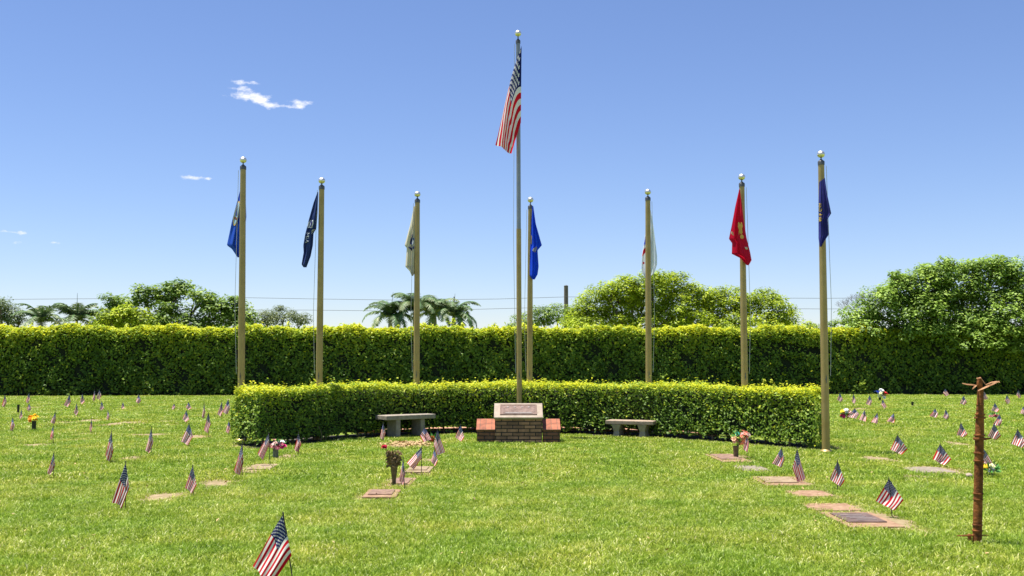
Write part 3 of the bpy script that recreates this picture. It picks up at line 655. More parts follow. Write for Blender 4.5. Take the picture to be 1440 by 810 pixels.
hanging_flag('flag', 'red flag with gold eagle emblem hanging across its flagpole', 'flag', [(1039.5, 266), (1034, 290), (1029, 317), (1025, 336), (1029.5, 342), (1029, 357), (1041, 363), (1050, 373)], [(1040.5, 266), (1043, 285), (1046, 310), (1050, 335), (1055, 355), (1057, 366), (1053, 373)], p6[1] - .16, M['c_red'], 1.2, .05, 6, 'flags hanging from the arc of flagpoles', ex6)
def ex7(r, P):
    text_on(P, r, 'lettering', 'AND WAR', M['c_yellow'], .02, .30, .33, .62, .02)
hanging_flag('flag', 'navy flag with yellow letters on the rightmost tall flagpole', 'flag', [(1152, 256), (1151, 285), (1151, 310), (1151, 335), (1152.5, 347)], [(1160, 250), (1163, 272), (1169, 300), (1164, 308), (1165.5, 330), (1160, 338), (1155, 347)], p7[1] - .14, M['c_dark'], 1.5, .05, 7, 'flags hanging from the arc of flagpoles', ex7)

def usa_cloth(b_ap, b_hb, b_fb, b_ft, nu, nv, amp, seed, bow=.12, ex=1.0, ez=1.0):
    """corner points apex, hoist bottom, fly bottom, fly top; folds run along the fly"""
    rr = random.Random(seed); p1_, p2_, p3_ = rr.uniform(0, 6), rr.uniform(0, 6), rr.uniform(.8, 1.3); grid, uvs = [], []
    ap, hb, fb, ft = map(Vector, (b_ap, b_hb, b_fb, b_ft)); W = (ft - ap).length
    for i in range(nv + 1):
        w = i / nv; row = []
        for j in range(nu + 1):
            u = j / nu; e = 1 - (1 - ex) * math.sin(math.pi * w) ** .5; e2 = 1 + (ez - 1) * math.sin(math.pi * w) ** .5
            h_, f_ = ap.lerp(hb, w), ft.lerp(fb, w); ux, uz = u ** e, u ** e2; p = Vector((h_.x + (f_.x - h_.x) * ux, h_.y + (f_.y - h_.y) * u, h_.z + (f_.z - h_.z) * uz))
            d = (fb - ft) * .5; bowv = Vector((d.x, 0, d.z))
            p = p + bowv * bow * math.sin(math.pi * u) * math.sin(math.pi * w)
            f = math.sin(2.2 * math.pi * w * p3_ + p1_ + 1.1 * u) + .4 * math.sin(5.3 * math.pi * w + p2_ - 1.5 * u)
            p = p + Vector((.12 * amp * math.cos(2.2 * math.pi * w + p1_) * u, -amp * f * min(1, u * 2 + .25 * w) - .02 * amp, .15 * amp * math.sin(6 * u + p2_) * w * u))
            row.append(p); uvs.append((u, 1 - w))
        grid.append(row)
    return grid, uvs
# the large flag on the tallest pole
Ym = pm[1]; A = at_depth(733.5, 64, Ym - .16)
q = lambda x, y, d=0: at_depth(x, y, Ym - .16 + d) - A
grid, uvs = usa_cloth(q(733.5, 64), q(732.5, 172), q(719.5, 216, -.1), q(697, 203, .1), 70, 70, .07, 5, .04, .55, 1.35)
r = empty('flag', A); tag(r, 'large American flag hanging limp from the tallest flagpole', 'flag')
b = MB(); b.quadstrip(grid); o = b.build('cloth', M['usa_big'], r, True); set_uv(o, uvs)

# ------------------------------------------------------------------ stick flags on the graves
G_SF = 'small American flags pushed into the lawn beside graves'
SF = [
 # tip x, tip y, left, right, bottom y, base y, faded, label
 (398, 721, 43, 13, 813, 822, 0, 'nearest and biggest little American flag, at the bottom edge of the lawn', 413),
 (177, 649, 19, 6, 711, 716, 0, 'little American flag with dark starry top by the sandy patch, nearest at left'),
 (271, 654, 10, 7, 692, 698, 0, 'crumpled little American flag between the two near sandy strips at left'),
 (341, 621, 13, 2, 668, 672, 0, 'upright little American flag just left of the one by the pink flower vase'),
 (378, 609, 16, 2, 646, 657, 0, 'little American flag with sideways stripes touching the vase of pink flowers', 380),
 (420, 608, 7, 4, 635, 640, 0, 'little American flag just right of the vase of pink flowers'),
 (157, 606, 11, 3, 649, 652, 0, 'dark starred little American flag in open lawn, beyond the nearest left one'),
 (213, 600, 10, 3, 636, 640, 0, 'narrow little American flag halfway between the nearest left one and the tall hedge'),
 (76, 635, 12, 2, 667, 674, 0, 'little American flag with slanting stripes, lowest near the left edge of the lawn'),
 (266, 595, 12, 6, 625, 629, 1, 'pale little American flag beside a reddish soil patch left of the low hedge'),
 (293, 579, 7, 4, 608, 615, 0, 'bold striped little American flag close left of the low hedge corner'),
 (322, 591, 5, 3, 609, 613, 1, 'little American flag half tucked against the left end of the low hedge'),
 (287, 565, 4, 2, 588, 591, 0, 'thin dark little American flag standing behind the bold striped one'),
 (312, 564, 7, 2, 585, 589, 0, 'left one of two little American flags touching just behind the low hedge end'),
 (321, 561, 8, 3, 582, 587, 1, 'right one of two touching little American flags, cut off by the low hedge end'),
 (262, 577, 5, 5, 593, 597, 1, 'small blurred American flag directly above the pale one by reddish soil'),
 (265, 565, 4, 5, 576, 579, 1, 'brownish far little American flag, second from left of those behind the hedge corner'),
 (245, 567, 4, 2, 576, 579, 1, 'tiny orange edged American flag alone in the far lawn left of the flagpole'),
 (195, 554, 4, 4, 567, 571, 1, 'white looking little American flag alone against the foot of the tall hedge'),
 (173, 565, 3, 3, 575, 578, 1, 'tiny dark American flag just below and left of the lone white one by the hedge'),
 (152, 576, 3, 3, 590, 593, 1, 'tiny brownish American flag at the back edge of the long bare patch'),
 (129, 588, 3, 2, 607, 610, 0, 'narrow little American flag in front of the long bare patch'),
 (143, 564, 3, 4, 577, 580, 1, 'little American flag just below the touching pair at the tall hedge'),
 (133, 548, 3, 2, 564, 569, 0, 'narrow left flag of the touching pair standing against the tall hedge'),
 (140, 547, 5, 3, 562, 569, 0, 'wider right flag of the touching pair standing against the tall hedge'),
 (116, 553, 4, 4, 568, 572, 0, 'split looking little American flag just left of the pair at the tall hedge'),
 (108, 566, 4, 3, 584, 587, 0, 'dark topped little American flag below the split looking one near the hedge'),
 (98, 554, 9, 2, 572, 575, 0, 'wide crumpled little American flag by the tall hedge, third group from left'),
 (78, 579, 8, 1, 596, 600, 0, 'little American flag right of the orange flowers, above another flag'),
 (75, 598, 6, 1, 618, 625, 1, 'pale little American flag directly in front of the one beside orange flowers'),
 (41, 552, 5, 2, 567, 571, 0, 'second flag from the left edge along the foot of the tall hedge'),
 (41, 567, 3, 4, 578, 581, 1, 'tiny flag right of the empty dark vase at far left'),
 (30, 575, 4, 3, 589, 592, 0, 'little flag overlapping the empty dark vase at far left'),
 (18, 586, 5, 3, 606, 609, 1, 'pale little flag left of the vase of orange flowers'),
 (7, 554, 5, 3, 572, 576, 0, 'leftmost little flag of all, against the tall hedge'),
 (539, 594, 5, 3, 619, 622, 1, 'little flag in front of the left leg of the grey concrete bench'),
 (597, 600, 6, 10, 621, 626, 1, 'little flag drooping rightwards just right of the grey bench, by a red flower', 600),
 (615, 603, 5, 11, 639, 643, 0, 'dark bold striped flag between grey bench and monument, largest there'),
 (611, 630, 5, 5, 654, 658, 1, 'small flag standing directly in front of the bold dark one near the bench'),
 (593, 628, 21, 1, 659, 668, 0, 'spread open flag swinging left beside the pale marker near the dried flowers'),
 (567, 643, 6, 3, 681, 689, 0, 'narrow folded dark flag right of the vase of dried flowers', 569),
 (648, 597, 8, 5, 620, 622, 1, 'little flag just left of the brick monument'),
 (1050, 606, 5, 3, 635, 644, 1, 'little flag half hidden behind the vase of coral flowers'),
 (1099, 629, 12, 4, 657, 661, 1, 'pale backlit flag right of the coral flowers, left of a bolder flag'),
 (1121, 629, 7, 12, 677, 681, 0, 'bold dark flag beside the tan marker in front of the low hedge right end'),
 (1178, 647, 10, 8, 683, 691, 0, 'folded flag in open grass right of the bold one, by the right marker row'),
 (1250, 672, 17, 18, 715, 729, 0, 'wide open bright flag behind the nearest bronze marker at right', 1255),
 (1262, 611, 9, 13, 638, 643, 0, 'open flag right of the rightmost tall flagpole, in the middle lawn'),
 (1322, 624, 9, 14, 653, 658, 0, 'open flag left of the rusty post, beside long grey marker strip'),
 (1383, 630, 3, 14, 657, 662, 0, 'flag leaning out from behind the rusty post above yellow flowers', 1383),
 (1398, 595, 10, 8, 618, 624, 0, 'flag just right of the rusty post at the height of its side peg'),
 (1406, 582, 8, 3, 599, 604, 1, 'flag touching the top of the one beside the rusty post'),
 (1351, 594, 7, 8, 614, 618, 0, 'dark striped flag left of the rusty post at mid height'),
 (1431, 603, 9, 11, 628, 634, 0, 'open striped flag cut near the right edge of the lawn'),
 (1439, 571, 4, 5, 583, 587, 1, 'small flag cut off by the right edge, above the bigger open one'),
 (1399, 566, 5, 5, 579, 583, 1, 'small flag above the row of pink flowers right of the rusty post'),
 (1432, 548, 3, 5, 560, 565, 1, 'last flag to the right along the foot of the tall hedge'),
 (1416, 555, 3, 5, 568, 571, 1, 'second last flag to the right near the tall hedge'),
 (1384, 550, 3, 7, 562, 566, 0, 'white looking flag touching the upper right of the rusty post'),
 (1355, 556, 6, 4, 569, 572, 1, 'pale triangular flag just left of the rusty post head'),
 (1329, 546, 3, 6, 557, 561, 1, 'bluish flag against the tall hedge left of the rusty post'),
 (1315, 574, 8, 4, 587, 591, 1, 'left one of two pale flags side by side in the right middle lawn'),
 (1330, 575, 4, 4, 590, 593, 1, 'right narrower one of two pale flags side by side in the right middle lawn'),
 (1257, 581, 10, 1, 594, 599, 1, 'slanting flag at the right end of the row by the mixed bouquet'),
 (1234, 580, 8, 1, 595, 599, 1, 'thin white edged flag second from right in the row by the mixed bouquet'),
 (1216, 576, 7, 2, 592, 597, 0, 'dark striped flag in the middle of the row right of the mixed bouquet'),
 (1202, 574, 10, 6, 588, 593, 1, 'wide pale flag touching the mixed pink and white bouquet'),
 (1241, 561, 2, 6, 574, 578, 1, 'small flag just below the tall vase bouquet at the hedge foot'),
 (1223, 555, 5, 3, 570, 573, 1, 'rounded pale flag left of the tall vase bouquet at the hedge foot'),
 (1200, 553, 2, 3, 568, 572, 1, 'very thin pale flag between two wider ones by the right hedge foot'),
 (1181, 552, 4, 4, 565, 570, 1, 'pale flag nearest the rightmost flagpole at the hedge foot'),
]
for i, row in enumerate(SF):
    tx, ty, lw, rw, by, gy, fad, lab = row[:8]; bx = row[8] if len(row) > 8 else tx + random.Random(i).uniform(-1, 1)
    base = ground(bx, gy); Y = base.y; A = at_depth(tx, ty, Y) - base; ppm = F_PX / Y
    hh = (by - ty) / ppm; L_, R_ = lw / ppm, rw / ppm
    root = empty('stick_flag', base); tag(root, lab, 'small flag', G_SF)
    tipz = A.z
    b = MB(); b.tube([Vector((0, 0, -.02)), Vector(A) * .985], [.0048, .0042], 6); b.tube([Vector(A) * .985, Vector(A) * 1.0, Vector(A) * 1.02], [.006, .006, .0005], 6); b.build('staff', M['staff'], root)
    rr = random.Random(100 + i); j = lambda v: v * rr.uniform(.94, 1.06)
    top = Vector(A) * .985; dy = lambda: rr.uniform(-.03, .03)
    if lw > 1.6 * rw or rw > 1.6 * lw:
        sgn = 1 if lw > rw else -1; Lm, Rm = (L_, R_) if sgn > 0 else (R_, L_)
        hb = top + Vector((sgn * Rm, -.004, -.58 * hh)); fb = top + Vector((-sgn * (.22 * Lm - .5 * Rm), -.05 + dy(), -hh)); ft = top + Vector((-sgn * Lm, .05 + dy(), -j(.84) * hh))
        if i == 4: fb = top + Vector((-.45 * L_, -.03, -hh)); ft = top + Vector((-L_, .02, -.75 * hh)); hb = top + Vector((R_ * .4, -.004, -.42 * hh))
        if i == 39: hb = top + Vector((0, -.004, -.5 * hh)); fb = top + Vector((-.52 * L_, -.04, -hh)); ft = top + Vector((-L_, .04, -.72 * hh))
        amp = .030
    else:
        hb = top + Vector((R_, -.03, -j(.72) * hh)); fb = top + Vector((.22 * R_, -.06 + dy(), -hh)); ft = top + Vector((-L_, .02 + dy(), -j(.78) * hh)); amp = .018
    if i == 0: hb = top + Vector((R_, -.01, -.62 * hh)); fb = top + Vector((-.28 * L_, -.07, -1.03 * hh)); ft = top + Vector((-L_, .03, -.80 * hh)); amp = .028
    nseg = 40 if i == 0 else (20 if gy > 600 else 10)
    amp *= rr.uniform(.5, 1.15)
    grid, uvs = usa_cloth(top, hb, fb, ft, nseg, nseg, amp, 30 + i, rr.uniform(.02, .22), rr.uniform(.7, 1.0), rr.uniform(1, 1.3))
    b = MB(); b.quadstrip(grid); o = b.build('cloth', M['usa_faded'] if fad else M['usa'], root, True); set_uv(o, uvs)

# ------------------------------------------------------------------ grave markers
def marker(label, xl, xr, yb, yf, m, plate=None, h=.02, bars=False, rot=0):
    a, b_ = ground(xl, yf), ground(xr, yf); c = ground((xl + xr) / 2, yb); W, Dp = b_.x - a.x, c.y - a.y
    h *= .7; rot = .05 * math.sin(xl * 1.7); EXCL.append(((a.x + b_.x) / 2, a.y + Dp / 2, W * .50, Dp * .50)); r = empty('grave_marker', ((a.x + b_.x) / 2, a.y + Dp / 2, 0), rot); tag(r, label, 'grave marker', 'flat grave markers set in the lawn')
    b = MB(); b.box((0, 0, h / 2 - .01), (W, Dp, h + .02), None, .008); b.build('stone_base', m, r)
    if plate:
        b = MB(); b.box((-.02 * W, .06 * Dp, h + .005), (W * .72, Dp * .62, .014), None, .005); p = b.build('plate', plate, r)
        if bars:
            b = MB()
            for k in range(4): b.box((-.08 * W + .02 * k, (.18 - .10 * k) * Dp, h + .0135), (W * (.42 - .05 * (k % 2)), Dp * .035, .004), None)
            b.build('plate_relief', M['bronze_pale'], r)
    return r
marker('reddish flat marker with dark line, nearest in the middle row', 508, 556, 692, 703, M['marker_red'], M['plate'], .05)
marker('reddish flat marker under the vase of dried flowers', 543, 576, 674, 686, M['marker_red'], M['plate'], .03)
marker('pale flat marker below the spread open little flag', 569, 604, 659, 667, M['marker_tan'], M['marker_tan'], .05)
marker('coral flat marker under the vase of coral flowers', 1014, 1056, 640.5, 651.5, M['marker_red'], M['plate'], .04)
marker('pale grey flat marker right of the coral flowers vase', 1044, 1084, 656.5, 663.5, M['marker_grey'], None, .03)
marker('tan and red flat marker at the foot of the bold dark flag', 1078, 1142, 672.5, 685, M['marker_red'], M['marker_tan'], .035)
marker('narrow reddish marker between the tan one and the two nearest on the right', 1120, 1174, 692, 700, M['marker_red'], None, .03)
marker('orange stone marker just behind the nearest bronze one on the right', 1144, 1212, 710, 720, M['marker_red'], None, .03)
marker('nearest right marker, orange stone with purplish bronze plate', 1194, 1272, 723.5, 744, M['marker_red'], M['bronze'], .035, True)
marker('sandy marker in the open lawn left of the long grey strip', 1228, 1256, 644, 650, M['marker_tan'], None, .02)
marker('long thin grey marker left of the rusty post', 1290, 1346, 658.5, 666, M['marker_grey'], None, .03)
marker('pale stone marker beside the flag near the pink flower vase', 344, 378, 655, 662, M['marker_tan'], None, .04)
marker('sandy marker at the foot of the vase of pink flowers', 391, 408, 640.5, 646, M['marker_tan'], None, .02)
marker('thin reddish marker near the pale flag left of the low hedge', 258, 286, 613.5, 617, M['marker_red'], None, .02)
marker('small tan marker in the lawn left of the nearest left flag', 174, 192, 642.5, 647, M['marker_tan'], None, .02)
marker('sandy worn marker beside the nearest left flag', 202, 250, 696, 704, M['marker_tan'], None, .012)
marker('sandy worn marker right of the crumpled little flag', 282, 328, 678, 685, M['marker_tan'], None, .012)

# ------------------------------------------------------------------ vases and flowers
def blooms(b, c, rad, n, sz, rr, flat=.8, mi=0):
    """rosette flower heads: rings of cupped petals"""
    for k in range(n):
        while True:
            d = Vector((rr.uniform(-1, 1), rr.uniform(-1, 1), rr.uniform(-.7, 1)))
            if .25 < d.length < 1: break
        p = Vector(c) + Vector((d.x * rad, d.y * rad, d.z * rad * flat)); ax = (d + Vector((0, 0, .6))).normalized()
        t = ax.orthogonal().normalized(); u = ax.cross(t); s = sz * rr.uniform(.75, 1.25)
        for ring, (ro, hi, m_) in enumerate([(1, .25, 6), (.6, .55, 5)]):
            for q_ in range(m_):
                a = 2 * math.pi * (q_ + .5 * ring) / m_; dr = t * math.cos(a) + u * math.sin(a); sd_ = -t * math.sin(a) + u * math.cos(a)
                b.add([p, p + dr * s * .6 * ro + sd_ * s * .38 * ro + ax * s * .15, p + dr * s * ro + ax * s * hi, p + dr * s * .6 * ro - sd_ * s * .38 * ro + ax * s * .15], [(0, 1, 2, 3)], mi)
def greens(b, c, rad, n, ln, rr):
    for k in range(n):
        d = Vector((rr.uniform(-1, 1), rr.uniform(-1, 1), rr.uniform(-.2, 1))).normalized(); s = d.orthogonal().normalized(); p = Vector(c) + d * rad * rr.uniform(.2, .7)
        b.add([p, p + d * ln * .5 + s * ln * .16, p + d * ln, p + d * ln * .5 - s * ln * .16], [(0, 1, 2, 3)])
def vase(label, px, gy, topy, wpx, m, flowers=(), taper=.8, stem_leaf=True, seed=0, name='flower_vase', cat='flower vase', red_single=None, dried=None, z0=0.0):
    base = ground(px, gy); Y = base.y; ppm = F_PX / Y; H = at_depth(px, topy, Y).z; r0 = wpx / ppm / 2; rr = random.Random(seed)
    root = empty(name, base); tag(root, label, cat)
    b = MB(); b.lathe([(r0 * taper * .9, -.01), (r0 * taper, .01), (r0 * taper * 1.02, H * .3), (r0 * .98, H * .85), (r0 * 1.08, H * .97), (r0 * 1.08, H), (r0 * .85, H), (r0 * .8, H * .8)], (0, 0, 0), 18)
    o = b.build('vase', m, root); smooth_sharp(o)
    for (fx, fy, rpx, n, spx, colr) in flowers:
        c = at_depth(fx, fy, Y) - base; b = MB(); blooms(b, c, rpx / ppm, n, spx / ppm, rr); b.build('blooms', M['p_' + colr], root)
    if stem_leaf and flowers:
        b = MB(); cx = sum(f[0] for f in flowers) / len(flowers); cy = sum(f[1] for f in flowers) / len(flowers); c = at_depth(cx, cy, Y) - base
        rad = abs(flowers[0][2]) / ppm * 1.2
        greens(b, c, rad * 1.1, 34, rad * .8, rr)
        for k in range(7): e = c + Vector((rr.uniform(-1, 1) * rad, rr.uniform(-1, 1) * rad, 0)); b.tube([(0, 0, H * .8), e], .003, 5)
        b.build('leaves', M['p_green'], root)
    if dried:
        b = MB()
        for k in range(150):
            e = at_depth(dried[0] + rr.uniform(-1, 1) * dried[2], dried[1] + rr.uniform(-1, 1) * dried[3], Y) - base; e.y = rr.uniform(-.06, .06)
            s = Vector((rr.uniform(-.4, .4) * r0, rr.uniform(-.4, .4) * r0, H * .8)); b.tube([s, s.lerp(e, .5) + Vector((rr.uniform(-.01, .01), 0, .01)), e], [.002, .0018, .0015], 4)
            blooms(b, e, .010, 3, rr.uniform(.012, .022), rr)
        b.build('dried_blooms', M['dry'], root)
    if red_single:
        e = at_depth(*red_single, Y) - base; b = MB(); blooms(b, e, .028, 9, .026, rr, .5); b.build('bloom', M['p_crimson'], root)
        b = MB(); b.tube([(0, 0, H * .8), e * .6 + Vector((0, 0, .1)), e], .003, 5); b.build('stem', M['p_green'], root)
    return root
vase('tall tapering dark vase of dried brown flowers with one red bloom', 554, 684, 655, 10, M['vase'], taper=.55, dried=(554, 645, 10, 11), red_single=(541, 628), seed=1)
vase('weathered vase of pink and white flowers in front of the low hedge left end', 387.5, 645, 630, 8, M['vase_green'], [(386, 624, 7, 18, 3.2, 'palepink'), (392, 626, 8, 16, 3.2, 'pink'), (390, 630, 5, 10, 3, 'pinkred'), (395, 622, 5, 9, 2.8, 'white'), (398, 628, 4, 6, 3, 'magenta')], .95, seed=2)
vase('dark vase of coral flowers with teal sprig in front of the low hedge right part', 1035, 645.5, 627, 8, M['vase'], [(1044, 612, 8, 20, 3.2, 'coral'), (1048, 610, 6, 12, 3, 'palepink'), (1033, 619, 6, 12, 3, 'peach'), (1043, 622, 6, 10, 3, 'coral'), (1037, 610, 2.2, 4, 3.6, 'teal')], .85, seed=3)
vase('black vase of orange and yellow flowers in the left lawn', 47.5, 606, 592, 6, M['vase_black'], [(46, 588.5, 6, 24, 2.6, 'orange'), (49, 587, 5.5, 20, 2.6, 'yellow')], .9, False, seed=4)
vase('empty dark vase among small flags at the far left', 25.5, 582, 569, 3.6, M['vase_black'], seed=5, name='empty_vase')
vase('dark vase with colourful bouquet at the foot of the tall hedge right side', 1237.5, 564, 559, 3.4, M['vase_black'], [(1233, 552, 3, 8, 2.2, 'blue'), (1240, 550, 4, 12, 2.2, 'white'), (1239, 554, 5, 14, 2.2, 'cream'), (1244, 554, 3.5, 8, 2.2, 'red'), (1243, 558, 2.6, 6, 2, 'white')], seed=6)
vase('small empty dark vase standing alone in the right lawn', 1283.3, 571.5, 565, 3.4, M['vase_black'], seed=7, name='empty_vase')
def bouquet(label, px, gy, items, seed):
    base = ground(px, gy); Y = base.y; ppm = F_PX / Y; rr = random.Random(seed); root = empty('bouquet', base); tag(root, label, 'bouquet')
    for (fx, fy, rpx, n, spx, colr) in items:
        c = at_depth(fx, fy, Y) - base; b = MB(); blooms(b, c, rpx / ppm, n, spx / ppm, rr); b.build('blooms', M['p_' + colr], root)
    cx = sum(f[0] for f in items) / len(items); cy = max(f[1] for f in items); c = at_depth(cx, cy, Y) - base; b = MB(); greens(b, c, .09, 40, .11, rr)
    for f in items: b.tube([(0, 0, 0), at_depth(f[0], f[1], Y) - base], .004, 5)
    b.build('leaves', M['p_green'], root)
bouquet('mixed pink, yellow and white bouquet on the ground right of the last flagpole', 1190, 591, [(1185, 584, 3, 9, 2.6, 'magenta'), (1185, 579, 3, 8, 2.4, 'yellow'), (1190, 577, 4, 10, 2.4, 'white'), (1196, 580, 3, 8, 2.2, 'palepink'), (1192, 585, 2.4, 6, 2.2, 'crimson')], 8)
bouquet('low row of bright pink flowers right of the rusty post', 1398, 588, [(1394, 585, 2.6, 8, 2.2, 'pink'), (1398, 584.5, 2.6, 8, 2.2, 'pinkred'), (1401, 584.5, 2.6, 8, 2.2, 'pink')], 9)
bouquet('yellow and white bouquet with a red bloom behind the rusty post', 1390, 670, [(1386, 656, 4, 10, 3.2, 'yellow'), (1396, 656, 5, 12, 3.4, 'cream'), (1393, 660, 4, 8, 3, 'white'), (1397, 661, 2, 3, 3, 'red')], 10)
bouquet('single red flower lying between the grey bench and the leaning flag', 607, 624, [(607, 617, 3.4, 12, 3.4, 'red'), (611, 619, 2.4, 6, 2.6, 'peach')], 11)
# whitish stone by the post
b = MB(); base = ground(1362, 672); bm = bmesh.new(); bmesh.ops.create_icosphere(bm, subdivisions=3, radius=.05)
for v in bm.verts: v.co *= 1 + .12 * math.sin(v.co.x * 60 + v.co.y * 45) ; v.co.z *= .7
b.add([v.co for v in bm.verts], [[v.index for v in f.verts] for f in bm.faces]); bm.free()
o = b.build('stone', M['stone'], None, True); o.location = base + Vector((0, 0, .03)); tag(o, 'small whitish stone lying in the grass left of the rusty post', 'stone')
# fallen leaves in front of the left bench
C, Nn, S = [], [], []
for k in range(620):
    p = ground(random.gauss(572, 17), random.gauss(626.2, 1.7)); C.append((p.x, p.y, random.uniform(.015, .05))); Nn.append((random.gauss(0, .4), random.gauss(0, .4), 1)); S.append(random.uniform(.04, .08))
tag(leaves('fallen_leaves', C, Nn, S, rng.random(len(C)), M['leafdry']), 'drift of pale dry fallen leaves in front of the grey bench', 'fallen leaves', kind='stuff')

C, Nn, S = [], [], []
for k in range(150):
    y = random.uniform(8, 30); C.append((random.uniform(-.48, .48) * y, y, random.uniform(.04, .055))); Nn.append((random.gauss(0, .5), random.gauss(0, .5), 1)); S.append(random.uniform(.03, .06))
tag(leaves('fallen_leaves', C, Nn, S, rng.random(len(C)), M['leafdry']), 'odd dry leaves lying scattered over the lawn', 'fallen leaves', kind='stuff')

# ------------------------------------------------------------------ rusty post
base = ground(1374, 766); Y = base.y; ppm = F_PX / Y
root = empty('rusty_post', base); tag(root, 'tall rusty ringed iron post with bent metal blades on top, right foreground', 'iron post')
zz = lambda y: at_depth(1374, y, Y).z; w = lambda px: px / ppm
r_ = w(6.2); lx = (at_depth(1379, 540, Y).x - base.x) / zz(540); axp = lambda z: Vector((lx * z, 0, z))
b = MB(); b.tube([axp(z) for z in (-.05, zz(748), zz(660), zz(600), zz(585), zz(560), zz(548))], [r_ * 1.08, r_ * .98, r_ * .98, r_ * .95, r_ * .86, r_ * .72, r_ * .66], 20); o = b.build('shaft', M['rust'], root); smooth_sharp(o)
for yc, hh, k in [(583, 3, 1.12), (587.5, 3.2, 1.22), (612, 3, 1.22), (617, 4.5, 1.34), (637, 2.5, 1.14), (648, 2.5, 1.16), (694, 2.4, 1.10), (702, 2.2, 1.08), (738, 2.2, 1.12), (746, 2.2, 1.14), (569, 1.5, .84), (576, 1.5, .90)]:
    b = MB(); z = zz(yc); hw = w(hh) / 2; b.lathe([(r_ * .7, -hw), (r_ * k, -hw * .75), (r_ * (k + .03), 0), (r_ * k, hw * .75), (r_ * .7, hw)], axp(z), 20); b.build('ring', M['rust'], root, False)
b = MB(); c = axp(zz(541)) + Vector((-w(.5), 0, 0)); b.tube([c + Vector((0, 0, -w(7))), c + Vector((-w(1), 0, 0)), c + Vector((-w(.5), 0, w(8)))], [w(3.2), w(4.2), w(3.6)], 8); b.build('head', M['rust'], root)
def blade(pts, wd):
    b = MB(); rows = []
    n = len(pts)
    for k, (x, y, dy) in enumerate(pts):
        p = at_depth(x, y, Y + dy) - base; s = wd * (math.sin(math.pi * (k + .6) / (n + .2)) ** .6) * w(1)
        rows.append([p + Vector((0, -s, -s * .5)), p + Vector((0, 0, s * .5)), p + Vector((0, s, -s * .4)), p + Vector((0, 0, -s * .7)), p + Vector((0, -s, -s * .5))])
    b.quadstrip(rows); o = b.build('blade', M['rust_light'], root)
blade([(1353, 539, -.03), (1360, 540.5, -.03), (1367, 541, -.02), (1374, 542, 0)], 1.8)
blade([(1373, 532, -.02), (1379, 531, -.03), (1384, 538, -.04), (1388, 543.5, -.05)], 1.6)
blade([(1375, 549.5, -.04), (1382, 546, -.06), (1390, 542.5, -.06), (1398, 539, -.02), (1405, 536, .02)], 2.2)
blade([(1386, 541, .03), (1394, 537.5, .05), (1402, 536.5, .05), (1406, 537.5, .04)], 1.5)
blade([(1367, 547, -.03), (1370, 544, -.04), (1373, 542, -.03)], 1.9)
def peg(x0, y0, x1, y1, r1, r2, dy=0.0):
    a = at_depth(x0, y0, Y) - base; c = at_depth(x1, y1, Y + dy) - base; b = MB(); b.tube([a, a.lerp(c, .25), c], [w(r1), w(r1 * .8), w(r2)], 8); b.build('peg', M['rust'], root)
peg(1378, 618, 1394, 616.5, 1.9, 1.0); peg(1370, 753, 1346, 753.5, 1.8, .8, -.03); peg(1378, 753, 1390, 752.5, 1.2, .5, .05)
b = MB(); b.box(at_depth(1363.5, 756, Y) - base, (w(4), .03, w(10)), None, .004); b.build('bracket', M['rust'], root)
EXCL.append((base.x, base.y, .07, .05))

